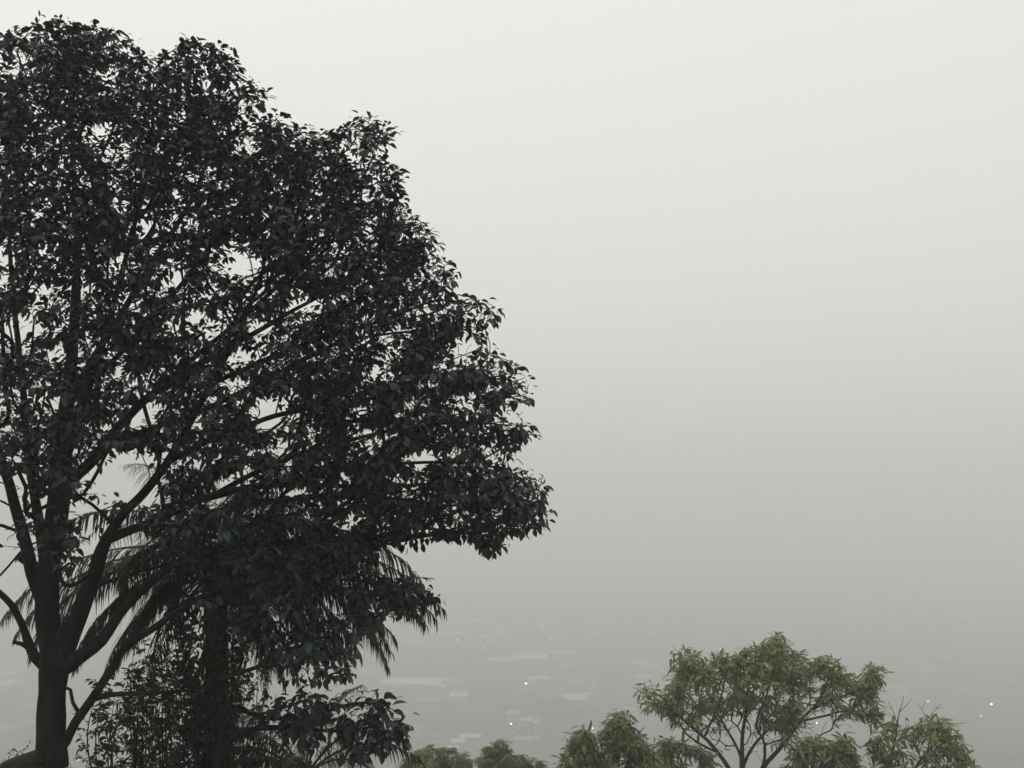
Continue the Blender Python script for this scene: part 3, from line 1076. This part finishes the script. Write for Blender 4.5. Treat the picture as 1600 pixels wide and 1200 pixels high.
# grass and weeds on the lip of the slope
rnd = np.random.default_rng(77)
n = 2600
gxp = rnd.uniform(-9, -4.6, n)
gyp = rnd.uniform(12.3, 14.0, n)
gp = np.array([(x, y, terrain(x, y) - 0.005) for x, y in zip(gxp, gyp)])
az = rnd.uniform(0, 6.28, n)
lean = rnd.uniform(0.05, 0.7, n)
gd = np.stack([np.cos(az) * lean, np.sin(az) * lean, np.ones(n)], 1)
gL = rnd.uniform(0.03, 0.11, n)
gt = np.array([(0, 0.06, 0), (0, -0.06, 0), (0.55, 0.045, 0.03), (0.55, -0.045, 0.03), (1, 0, -0.12)])
v, f = leaves_mesh(gp, gd, np.stack([np.cos(az), np.sin(az), np.zeros(n)], 1), gL, gt, [(0, 1, 3, 2), (2, 3, 4)])
go = mesh_obj("grass", v, f, M_SHRUB)
tag(go, "short grass on the lip of the slope round the trunk", "grass", kind="stuff")

# ------------------------------------------------------------------ olive-green trees down the slope
Y_O = 36.0
OL = dict(rim=10, rim_L=1.05, n=(8, 11), spread=0.3, petiole=0.03, L=0.36, aspect=0.27, droop=(0.75, 0.0), z0=-8.0, z1=-2.0, tmpl=leaf_template(0.27, 0.3), faces=LEAF_F_SMALL, over=4)
O_OUT = [(1040, 1128), (1030, 1118), (1012, 1106), (998, 1098), (984, 1082), (1000, 1066), (1040, 1072), (1048, 1045), (1050, 1020), (1070, 1006), (1092, 1024), (1110, 1028), (1128, 1014), (1147, 1024), (1163, 1006), (1176, 998), (1190, 1008), (1200, 992), (1212, 988),
         (1232, 996), (1240, 1015), (1255, 1014), (1263, 1031), (1285, 1016), (1305, 1028), (1325, 1045), (1332, 1057), (1346, 1060), (1354, 1040), (1374, 1034), (1386, 1050), (1383, 1070), (1370, 1080), (1376, 1100), (1388, 1120), (1372, 1138)]
O_POLY = O_OUT + [(1345, 1134), (1326, 1122), (1300, 1110), (1270, 1104), (1256, 1116), (1244, 1160), (1216, 1150), (1190, 1126), (1150, 1118), (1110, 1116), (1086, 1136), (1062, 1150)]


def od(x, y):
    w = np.ones_like(x)
    for hx, hy, rx, ry in ((1200, 1050, 8, 8), (1325, 1085, 14, 8), (1260, 1095, 14, 8), (1085, 1095, 10, 8), (1040, 1085, 8, 6)):
        w *= np.where(((x - hx) / rx) ** 2 + ((y - hy) / ry) ** 2 < 1, 0.15, 1)
    w *= np.where(x < 1045, 0.6, 1.0)
    return w


oatt = sample_crown(O_POLY, O_OUT, Y_O, 800, 2.2, 90, 4, od, 41, clump=0.6, thr=-0.02, rim=0.1)
UNDER = [(1045, 1105), (1100, 1095), (1170, 1100), (1250, 1095), (1330, 1100), (1345, 1125), (1290, 1150), (1240, 1165), (1190, 1180), (1130, 1180), (1090, 1170), (1050, 1140)]
ubare = sample_crown(UNDER, UNDER[:5], Y_O, 170, 1.8, 60, 2, lambda x, y: np.ones_like(x), 46, clump=0.5, thr=-0.3)
tr = [(1168, 1420, 0, 22), (1168, 1330, 0, 19), (1166, 1260, 0, 15), (1160, 1205, 0, 10), (1160, 1150, 0, 7), (1166, 1110, 0.2, 5.5), (1170, 1070, 0.3, 4), (1185, 1030, 0.4, 2.5)]
lm = [([(1166, 1262, 0, 12), (1145, 1212, -.2, 9), (1122, 1176, -.4, 7), (1100, 1152, -.6, 6), (1074, 1130, -.8, 5), (1051, 1112, -.9, 4), (1040, 1095, -.9, 3), (1020, 1080, -.8, 2)], -1),
      ([(1166, 1258, 0, 12), (1184, 1214, -.2, 9), (1205, 1185, -.4, 8), (1228, 1158, -.6, 7), (1250, 1127, -.8, 6), (1272, 1107, -.9, 5), (1306, 1092, -1, 4), (1340, 1078, -1, 3), (1362, 1055, -1, 2)], -1),
      ([(1250, 1127, -.8, 4.5), (1287, 1119, -.6, 4), (1312, 1112, -.5, 3.5), (1340, 1113, -.3, 3), (1368, 1122, 0, 2)], 1),
      ([(1160, 1200, 0, 7), (1171, 1176, .4, 6), (1190, 1150, .8, 5), (1212, 1130, 1.2, 4), (1240, 1090, 1.5, 3), (1270, 1050, 1.6, 2)], -1),
      ([(1184, 1214, -.2, 7), (1194, 1190, -.7, 6), (1194, 1160, -1, 5), (1182, 1130, -1.2, 4), (1200, 1080, -1.4, 3), (1215, 1030, -1.4, 2)], 1),
      ([(1160, 1190, 0, 6), (1150, 1165, .5, 5), (1130, 1130, 1, 4), (1113, 1098, 1.2, 3), (1095, 1055, 1.2, 2)], -1),
      ([(1100, 1152, -.6, 4), (1115, 1120, -1.2, 3.5), (1128, 1085, -1.4, 3), (1135, 1045, -1.4, 2)], 0),
      ([(1122, 1176, -.4, 4.5), (1090, 1160, .2, 4), (1066, 1138, .6, 3), (1058, 1100, .8, 2.5), (1068, 1050, .9, 2)], 0),
      ([(1272, 1107, -.9, 4), (1290, 1075, -1.3, 3), (1298, 1045, -1.3, 2)], 1)]
broadleaf_tree("olive_tree", "tall olive-green tree with open forked branches at right, tallest of the lower trees", "olive-green trees down the slope", Y_O, (1166, 1260), tr, lm, oatt, (M_BARK2, M_OLIVE), OL, branch_min=0.03, bare_att=ubare, clip=jag(O_POLY, 7, 20, 79), r0=0.0075, alpha=0.5)

A_OUT = [(866, 1230), (868, 1190), (872, 1176), (884, 1160), (890, 1140), (906, 1130), (924, 1136), (934, 1152), (944, 1128), (950, 1110), (968, 1104), (984, 1112), (992, 1136), (1008, 1148), (1020, 1166), (1040, 1182), (1054, 1210), (1060, 1240)]
A_POLY = A_OUT + [(1050, 1270), (880, 1270)]
aatt = sample_crown(A_POLY, A_OUT, 34.0, 470, 1.9, 60, 5, lambda x, y: np.where(y > 1215, 0.4, 1.0) * np.where((x < 905) & (y > 1170) & (y < 1195), 0.4, 1), 42, clump=0.6, thr=-0.12)
broadleaf_tree("olive_tree", "dense bushy olive-green tree just left of the tall forked one", "olive-green trees down the slope", 34.0, (965, 1300),
               [(965, 1440, 0, 18), (965, 1320, 0, 14), (964, 1260, 0, 10), (966, 1200, 0, 6), (968, 1150, 0, 3.5), (968, 1120, 0, 2)],
               [([(965, 1310, 0, 9), (935, 1250, -.3, 7), (918, 1200, -.5, 5), (908, 1160, -.5, 3)], -1), ([(964, 1280, 0, 9), (995, 1235, -.3, 7), (1015, 1205, -.5, 4), (1030, 1190, -.5, 2)], -1),
                ([(964, 1250, 0, 6), (980, 1200, .5, 5), (985, 1160, .7, 3)], -1), ([(935, 1250, -.3, 5), (900, 1225, .2, 4), (882, 1190, .4, 2)], 0)],
               aatt, (M_BARK2, M_OLIVE2), OL, branch_min=0.03, clip=jag(A_POLY, 9, 20, 65), r0=0.0075, alpha=0.5)

B_OUT = [(1206, 1250), (1214, 1200), (1232, 1172), (1250, 1150), (1262, 1146), (1282, 1156), (1300, 1148), (1322, 1138), (1334, 1156), (1344, 1180), (1352, 1215), (1356, 1250)]
B_POLY = B_OUT + [(1340, 1275), (1220, 1275)]
batt = sample_crown(B_POLY, B_OUT, 33.0, 270, 1.5, 50, 5, lambda x, y: np.where(y > 1215, 0.4, 1.0), 43, clump=0.6, thr=-0.12)
broadleaf_tree("olive_tree", "low dense olive-green tree between the tall forked one and the sparse one", "olive-green trees down the slope", 33.0, (1285, 1300),
               [(1285, 1450, 0, 16), (1285, 1330, 0, 12), (1284, 1260, 0, 8), (1290, 1200, 0, 5), (1300, 1165, 0, 2)],
               [([(1285, 1310, 0, 8), (1255, 1250, -.3, 6), (1245, 1190, -.4, 3)], -1), ([(1284, 1280, 0, 8), (1315, 1230, -.3, 6), (1325, 1170, -.4, 3)], -1), ([(1284, 1260, 0, 6), (1270, 1200, .4, 4), (1265, 1165, .5, 2)], -1)],
               batt, (M_BARK2, M_OLIVE2), OL, branch_min=0.03, clip=jag(B_POLY, 9, 20, 66), r0=0.0075, alpha=0.5)

S_OUT = [(1340, 1235), (1345, 1200), (1350, 1165), (1366, 1140), (1384, 1122), (1396, 1108), (1412, 1118), (1432, 1130), (1440, 1114), (1462, 1108), (1490, 1124), (1500, 1145), (1514, 1165), (1526, 1195), (1528, 1240)]
S_POLY = S_OUT + [(1515, 1265), (1350, 1265)]
satt = sample_crown(S_POLY, S_OUT, 35.0, 230, 1.6, 60, 5, lambda x, y: np.where((x > 1395) & (x < 1440), 0.35, 1.0) * np.where(x < 1390, 0.6, 1), 44, clump=0.8, thr=-0.1)
sbare = sample_crown(S_POLY, S_OUT, 35.0, 110, 1.6, 60, 3, lambda x, y: np.ones_like(x), 47, clump=0.8, thr=-0.5)
broadleaf_tree("olive_tree", "sparse olive-green tree with bare twigs on top, rightmost of the lower trees", "olive-green trees down the slope", 35.0, (1402, 1290),
               [(1402, 1440, 0, 14), (1402, 1330, 0, 11), (1400, 1260, 0, 7), (1388, 1205, 0, 5.5), (1398, 1160, 0, 4), (1402, 1130, 0, 2.5), (1406, 1108, 0, 1.2)],
               [([(1400, 1262, 0, 6), (1425, 1210, -.3, 5), (1440, 1185, -.5, 4), (1462, 1160, -.6, 3), (1470, 1130, -.6, 2)], -1), ([(1440, 1185, -.5, 3), (1470, 1180, -.3, 3), (1500, 1185, 0, 2)], 0),
                ([(1388, 1205, 0, 4), (1372, 1175, .3, 3), (1368, 1150, .4, 1.8)], -1), ([(1398, 1165, 0, 3), (1420, 1140, .4, 2.2), (1448, 1125, .5, 1.4)], -1)],
               satt, (M_BARK2, M_OLIVE), OL, bare_att=sbare, branch_min=0.03, clip=jag(S_POLY, 9, 20, 83), r0=0.0075, alpha=0.5,
               bare=[[(1402, 1130, 0, 1.6), (1394, 1108, 0, 1.1), (1388, 1096, 0, .7)], [(1404, 1118, 0, 1.4), (1410, 1098, 0, 1), (1412, 1084, 0, .6)], [(1406, 1112, 0, 1.2), (1420, 1098, 0, .8), (1424, 1090, 0, .5)],
                     [(1448, 1125, .5, 1.2), (1440, 1108, .5, .9), (1432, 1098, .5, .5)], [(1448, 1125, .5, 1.2), (1462, 1108, .5, .9), (1470, 1100, .5, .5)], [(1462, 1108, .5, .8), (1474, 1104, .5, .5)], [(1394, 1108, 0, .8), (1380, 1102, 0, .5)], [(1440, 1108, .5, .7), (1446, 1096, .5, .5)]])

U_POLY = [(1022, 1148), (1060, 1152), (1092, 1160), (1116, 1174), (1124, 1200), (1130, 1240), (1024, 1240), (1028, 1190)]
uatt = sample_crown(U_POLY, U_POLY[:5], 39.0, 170, 1.2, 40, 4, lambda x, y: np.ones_like(x), 45, clump=0.7, thr=0.0)
broadleaf_tree("olive_tree", "thin half-bare olive-green sapling under the tall forked tree's left boughs", "olive-green trees down the slope", 39.0, (1078, 1290),
               [(1078, 1420, 0, 8), (1078, 1300, 0, 6), (1076, 1240, 0, 4), (1072, 1195, 0, 2.5), (1068, 1165, 0, 1.5)],
               [([(1076, 1245, 0, 3.5), (1095, 1205, -.2, 2.5), (1102, 1178, -.2, 1.5)], -1), ([(1077, 1260, 0, 3.5), (1054, 1205, .2, 2.5), (1042, 1168, .2, 1.5)], -1)],
               uatt, (M_BARK2, M_OLIVE2), OL, branch_min=0.03, clip=U_POLY, r0=0.007, alpha=0.5)


# feathery-leaved trees whose tops just reach into the picture
def feathery(label, peaks, xs, Y, seed, n):
    rnd = np.random.default_rng(seed)
    x0, x1 = xs
    xm = (x0 + x1) / 2
    b = P(xm, 1240, Y)
    base = np.array([b[0], Y, terrain(b[0], Y)])
    root = empty("feathery_tree", base)
    tag(root, label, "tree", "feathery trees at the bottom edge")
    fork = P(xm, 1300, Y)
    mb = MB()
    tp = smooth_path([(*(base - [0, 0, 0.1]), 0.2), (*(base + (fork - base) * 0.5 + [0.1, 0, 0]), 0.16), (*fork, 0.12)], 0.3)
    mb.tube(tp[:, :3], tp[:, 3], 10, 0.08)
    mb.build("trunk", M_BARK2, root, True, base)
    rv, rf, lp, ld, lu, ll = MB(), None, [], [], [], []
    for (px, py, w) in peaks:
        tip = P(px, py, Y + rnd.uniform(-0.8, 0.8))
        mid = (fork + tip) / 2 + np.array([(tip[0] - fork[0]) * 0.25, 0, 0])
        path = smooth_path([(*fork, 0.06), (*mid, 0.035), (*tip, 0.006)], 0.12)
        mb = MB()
        mb.tube(path[:, :3], path[:, 3], 6)
        mb.build("limb", M_BARK2, root, True, base)
        wm = w * Y / FPX
        for i in range(n):
            u = rnd.uniform(0.25, 1.0) ** 0.8
            p = path[int(u * (len(path) - 1)), :3]
            az = rnd.uniform(0, 6.28)
            reach = wm * (1 - u * 0.9) * rnd.uniform(0.3, 1.6)
            el = rnd.uniform(0.1, 0.7)
            d = np.array([math.cos(az) * math.cos(el), math.sin(az) * math.cos(el), math.sin(el)])
            s = p + d * reach
            rv.tube([p, (p + s) / 2 + [0, 0, 0.04], s], [0.012, 0.009, 0.006], 3)
            for k in range(5):
                az2 = az + rnd.normal(0, 1.0)
                L = rnd.uniform(0.3, 0.5)
                e2 = rnd.uniform(-0.1, 0.6)
                q = s.copy()
                for m_ in range(9):
                    dd = np.array([math.cos(az2) * math.cos(e2), math.sin(az2) * math.cos(e2), math.sin(e2)])
                    q2 = q + dd * L / 9
                    sd = np.cross(dd, [0, 0, 1.0])
                    for sg in (-1, 1):
                        lp.append(q2)
                        ld.append(sd * sg + dd * 0.5 + np.array([0, 0, -0.15]))
                        ll.append(0.17 * (1 - 0.5 * abs(m_ / 8 - 0.4)))
                    q = q2
                    e2 -= 0.14
    tag(rv.build("twigs", M_BARK2, root, False, base), kind="stuff")
    lp, ld, ll = np.array(lp), np.array(ld), np.array(ll)
    up = np.array([0, 0, 1.0]) + rnd.normal(0, 0.3, (len(lp), 3))
    t4 = np.array([(0, 0, 0), (0.45, 0.16, 0.02), (1, 0, -0.05), (0.45, -0.16, 0.02)])
    v, f = leaves_mesh(lp, ld, up, ll, t4, [(0, 3, 2, 1)])
    fo = mesh_obj("foliage", v, f, M_FEATHER, root, False, base)
    fo["kind"] = "stuff"


feathery("feathery bright green treetop beside the low tree's leaf tips", [(655, 1168, 24), (676, 1163, 26), (700, 1166, 26), (726, 1176, 20), (640, 1178, 22), (690, 1188, 32), (665, 1192, 32)], (640, 735), 42.0, 51, 50)
feathery("pointed feathery green treetop in the middle of the bottom edge", [(768, 1158, 18), (786, 1156, 18), (776, 1174, 28), (800, 1178, 20), (756, 1184, 22), (780, 1192, 36)], (745, 812), 44.0, 52, 48)
feathery("wispy feathery treetop left of the dense bushy olive tree", [(816, 1178, 10), (838, 1184, 10), (826, 1196, 24), (850, 1198, 20), (864, 1200, 14)], (810, 868), 45.0, 53, 34)

# ------------------------------------------------------------------ the town on the valley floor
def plain(name, c, rough=0.8, var=0.15):
    return mixed(name, tuple(k * (1 - var) for k in c), tuple(min(1, k * (1 + var)) for k in c), 0.25, rough)


M_WALLS = [plain("plaster_cream", (0.34, 0.32, 0.27)), plain("plaster_grey", (0.26, 0.26, 0.25)), plain("brick_wall", (0.24, 0.16, 0.12))]
M_ROOFS = dict(white=plain("white_roof", (0.55, 0.54, 0.5), 0.6), pale=plain("pale_roof", (0.42, 0.41, 0.38), 0.6), grey=plain("grey_roof", (0.26, 0.26, 0.25), 0.7), dull=plain("dull_roof", (0.16, 0.15, 0.13), 0.8))
M_PANE = plain("dark_pane", (0.05, 0.055, 0.06), 0.2)


def at_floor(px, py, top):
    """the place on the valley floor whose roof, top metres up, shows at px, py"""
    d = np.array([1.0, 0, 0]) * ((px - 800) / FPX) + UP * ((600 - py) / FPX) + FWD
    k = (VALLEY + top - CAM_H) / d[2]
    p = CAMP + d * k
    z = terrain(p[0], p[1])
    k = (z + top - CAM_H) / d[2]
    p = CAMP + d * k
    return p[0], p[1], terrain(p[0], p[1])


def house(px, py, wpx, hpx, roof, shape, label, group=None, rz=None, height=None):
    top = height or random.uniform(3.2, 6)
    x, y, z = at_floor(px, py, top)
    w = wpx * y / FPX
    dip = math.atan2(CAM_H - z - top, y)
    dep = max(7.0, min(40.0, hpx * y / FPX / math.sin(dip)))
    rz = random.uniform(-0.12, 0.12) if rz is None else rz
    root = empty("house", (x, y, z))
    root.rotation_euler = (0, 0, rz)
    tag(root, label, "house", group or "hazy houses in the valley")
    wm = random.choice(M_WALLS)
    mb = MB()
    mb.box((0, 0, top / 2 - 0.5), (w, dep, top + 1.0))
    mb.build("wall", wm, root)
    rm = M_ROOFS[roof]
    mb = MB()
    if shape == 'gable':
        e, h = 0.5, min(3.2, dep * 0.16)
        v = [(-w / 2 - e, -dep / 2 - e, top + .02), (w / 2 + e, -dep / 2 - e, top + .02), (w / 2 + e, dep / 2 + e, top + .02), (-w / 2 - e, dep / 2 + e, top + .02), (-w / 2 - e, 0, top + h), (w / 2 + e, 0, top + h)]
        mb.add(v, [(0, 1, 5, 4), (2, 3, 4, 5), (0, 4, 3), (1, 2, 5), (3, 2, 1, 0)])
    elif shape == 'hip':
        e, h = 0.5, min(3.5, dep * 0.2)
        rl = max(0.0, w - dep) / 2
        v = [(-w / 2 - e, -dep / 2 - e, top + .02), (w / 2 + e, -dep / 2 - e, top + .02), (w / 2 + e, dep / 2 + e, top + .02), (-w / 2 - e, dep / 2 + e, top + .02), (-rl - 0.1, 0, top + h), (rl + 0.1, 0, top + h)]
        mb.add(v, [(0, 1, 5, 4), (2, 3, 4, 5), (0, 4, 3), (1, 2, 5), (3, 2, 1, 0)])
    else:
        mb.box((0, 0, top + 0.18), (w + 0.5, dep + 0.5, 0.36))
    mb.build("roof", rm, root)
    nwin = int(min(9, max(2, w // 6)))
    wme = None
    for i in range(nwin):
        o = None
        if wme is None:
            mb = MB()
            mb.box((0, 0, 0), (1.6, 0.12, 1.5))
            o = mb.build("window", M_PANE, root)
            wme = o.data
        else:
            o = bpy.data.objects.new("window", wme)
            C.objects.link(o)
            o.parent = root
        o.location = (-w / 2 + w * (i + 0.5) / nwin, -dep / 2 - 0.04, top * 0.62)
    return root


HOUSES = [
    (645, 1064, 92, 10, 'white', 'flat', "longest pale flat-roofed building in the haze, right of the palm fronds"),
    (612, 1010, 22, 5, 'white', 'flat', "pale roof in the haze just under the drooping palm frond tips"),
    (645, 1003, 30, 4, 'pale', 'flat', "thin pale roof in the haze right beside the palm's hanging leaflets"),
    (711, 989, 34, 4, 'pale', 'flat', "pale strip of roof in the haze just above the lamp nearest the palm"),
    (732, 970, 48, 3, 'white', 'flat', "farthest thin pale roof strip in the haze below the big tree's lowest leaves"),
    (760, 996, 17, 4, 'pale', 'gable', "short pale roof in the haze right of the lamp nearest the palm"),
    (846, 1012, 20, 3, 'pale', 'flat', "small thin roof in the haze under the trio of far lamps"),
    (877, 1020, 42, 4, 'pale', 'flat', "wide pale roof in the haze below and right of the trio of lamps"),
    (828, 1025, 50, 7, 'white', 'gable', "broad pitched white roof in the haze, centre of the town"),
    (783, 1030, 40, 3, 'pale', 'flat', "low thin roof touching the broad pitched white roof's left end"),
    (710, 1063, 26, 5, 'grey', 'flat', "dull grey building at the right end of the longest building"),
    (842, 1059, 34, 4, 'white', 'flat', "thin white roof just above and right of the brightest central lamp"),
    (717, 1085, 26, 5, 'white', 'gable', "short white roof below the longest building's right end"),
    (897, 1090, 38, 6, 'white', 'hip', "bright white hipped roof left of the tall olive-green tree"),
    (673, 1093, 40, 4, 'grey', 'flat', "dim grey roof below the longest building in the haze"),
    (822, 1124, 18, 5, 'pale', 'gable', "small pale roof above and right of the lowest central lamp"),
    (817, 1149, 28, 11, 'pale', 'hip', "squarish pale roof in the haze above the pointed feathery treetop"),
    (735, 1150, 30, 5, 'white', 'flat', "white flat roof above the feathery treetops' dip"),
    (715, 1157, 20, 5, 'white', 'gable', "small white roof in front of the white flat roof near the feathery trees"),
    (708, 1168, 14, 5, 'white', 'gable', "nearest small white roof, just above the feathery treetop"),
    (813, 1101, 12, 4, 'pale', 'gable', "tiny pale roof midway between the two central lamps"),
    (1002, 1036, 40, 5, 'grey', 'flat', "dim grey roof left of the tall olive-green tree's crown"),
    (923, 986, 26, 4, 'grey', 'flat', "faint grey roof right of the trio of far lamps"),
    (1006, 1057, 24, 4, 'pale', 'flat', "faint pale roof just above the tall olive tree's left tip"),
    (10, 1067, 24, 7, 'white', 'flat', "bright pale roof at the left edge beside the big trunk"),
    (14, 1052, 26, 6, 'pale', 'flat', "dim pale roof just above the bright one at the left edge"),
    (8, 1136, 22, 5, 'pale', 'flat', "low pale roof at the left edge near the bank"),
    (142, 1041, 14, 4, 'pale', 'flat', "small pale roof seen between the big tree's lower limbs"),
    (1395, 1073, 30, 4, 'pale', 'flat', "thin pale roof above the sparse tree's bare twigs"),
    (1515, 1075, 26, 4, 'grey', 'flat', "faint grey roof near the brightest lamp at right"),
]
for h in HOUSES:
    house(h[0], h[1], h[2], h[3], h[4], h[5], h[6])
for i in range(60):
    px = random.choice([random.uniform(560, 1000), random.uniform(560, 1000), random.uniform(-40, 60), random.uniform(1000, 1640)])
    py = random.uniform(965, 1190)
    house(px, py, random.uniform(7, 24), random.uniform(2.5, 6), random.choice(['grey', 'grey', 'dull', 'pale']), random.choice(['flat', 'gable', 'hip']),
          "barely visible grey house lost in the valley haze", "faint grey houses in the valley haze")

# clumps of trees between the houses
import bmesh
M_WOOD = mixed("far_foliage", (0.02, 0.028, 0.014), (0.05, 0.06, 0.03), 0.3, 1.0)
wood = MB()
bm = bmesh.new()
bmesh.ops.create_icosphere(bm, subdivisions=2, radius=1.0)
bm.verts.ensure_lookup_table()
sv = [v.co.copy() for v in bm.verts]
sf = [tuple(v.index for v in f.verts) for f in bm.faces]
bm.free()
for i in range(900):
    px, py = random.uniform(-300, 1900), random.uniform(900, 1198)
    x, y, z = at_floor(px, py, 4.0)
    if mnoise.noise(Vector((x * 0.006, y * 0.006, 4))) < -0.05:
        continue
    r = random.uniform(3, 7)
    wood.add([(x + v.x * r * 1.2 * (1 + 0.5 * mnoise.noise(v * 2 + Vector((i, 0, 0)))), y + v.y * r * (1 + 0.4 * mnoise.noise(v * 2 + Vector((0, i, 0)))), z + r * 0.5 + v.z * r * 0.9 * (1 + 0.4 * mnoise.noise(v * 2.5 + Vector((0, 0, i))))) for v in sv], sf)
wo = wood.build("far_trees", M_WOOD)
tag(wo, "dim clumps of trees between the houses in the hazy valley", "trees", kind="stuff")

# lit lamps in the valley
M_LAMP, t_, b_ = new_mat("lamp_glow")
b_.inputs["Base Color"].default_value = (0.8, 0.78, 0.7, 1)
b_.inputs["Emission Color"].default_value = (1.0, 0.88, 0.5, 1)
b_.inputs["Emission Strength"].default_value = 9.0
M_POST = plain("lamp_post", (0.12, 0.12, 0.12), 0.6)


def lamp(px, py, size, label):
    top = 10.0
    x, y, z = at_floor(px, py, top)
    r = 0.5 * size * y / FPX
    root = empty("street_lamp", (x, y, z))
    tag(root, label, "lamp", "lit lamps in the valley")
    mb = MB()
    mb.tube([(0, 0, -0.5), (0, 0, top * 0.5), (0, 0, top - r * 0.8)], [0.16, 0.12, 0.09], 8)
    mb.build("post", M_POST, root)
    import bmesh
    bm = bmesh.new()
    bmesh.ops.create_icosphere(bm, subdivisions=2, radius=r)
    for v in bm.verts:
        v.co.z *= 0.85
    me = bpy.data.meshes.new("lamp_head")
    bm.to_mesh(me)
    bm.free()
    me.materials.append(M_LAMP)
    o = bpy.data.objects.new("lamp_head", me)
    o.location = (0, 0, top)
    o.parent = root
    C.objects.link(o)


LAMPS = [(714, 1000, 2.2, "lit lamp in the haze nearest the palm's drooping frond"), (847, 979, 2.0, "highest lamp of the far trio in the town"), (830, 985, 1.4, "faint leftmost lamp of the far trio in the town"),
         (860, 996, 2.4, "lowest lamp of the far trio in the town"), (822, 1068, 3.2, "brightest lamp in the middle of the hazy town"), (799, 1131, 2.8, "lowest lit lamp in the middle of the town"),
         (926, 1067, 1.2, "faint lone lamp left of the tall olive tree"), (926, 1138, 2.0, "lamp glinting at the dense bushy olive tree's top"), (1126, 1014, 2.2, "lamp glinting in the tall olive tree's crown top"),
         (1450, 1096, 2.2, "small lamp above the sparse tree's bare twigs"), (1549, 1100, 3.2, "brightest lamp at right, alone beyond the sparse tree"), (1533, 1118, 2.4, "small lamp just below the brightest right-hand lamp"),
         (1276, 1129, 2.0, "lamp seen below the tall olive tree's right boughs"), (1412, 1086, 1.8, "lamp at the tip of the sparse tree's bare twig"), (122, 1188, 1.8, "tiny lamp at the bottom, just right of the big trunk"),
         (756, 1012, 1.6, "faint lamp among roofs right of the palm"), (1378, 840, 1.5, "faint far lamp high up at right"), (1350, 838, 1.1, "fainter far lamp left of the high one at right"), (1033, 826, 1.1, "faintest far lamp high above the dense olive tree"), (1132, 814, 1.2, "topmost faint far lamp above the tall olive tree")]
for l in LAMPS:
    lamp(*l)

# ------------------------------------------------------------------ the haze that fills the place
tops = [11.6, GZ1]
z1 = max(tops) + 1.5
hb = MB()
x1, ya, yb, z0 = GX1 + 100, GY0 - 100, GY1 + 100, VALLEY - 8.0
hb.box((0, (ya + yb) / 2, (z0 + z1) / 2), (2 * x1, yb - ya, z1 - z0))
M_HAZE = bpy.data.materials.new("haze")
M_HAZE.use_nodes = True
ht = M_HAZE.node_tree
ht.nodes.clear()
ho = ht.nodes.new("ShaderNodeOutputMaterial")
pv = ht.nodes.new("ShaderNodeVolumePrincipled")
pv.inputs["Color"].default_value = (0.965, 0.966, 0.955, 1)
pv.inputs["Density"].default_value = HAZE_DENSITY
pv.inputs["Density Attribute"].default_value = ""
pv.inputs["Anisotropy"].default_value = 0.0
ht.links.new(pv.outputs[0], ho.inputs["Volume"])
try:
    M_HAZE.cycles.homogeneous_volume = True
except Exception:
    pass
haze = hb.build("haze", M_HAZE)
tag(haze, "pale fog filling the valley and the air", "haze", kind="stuff")
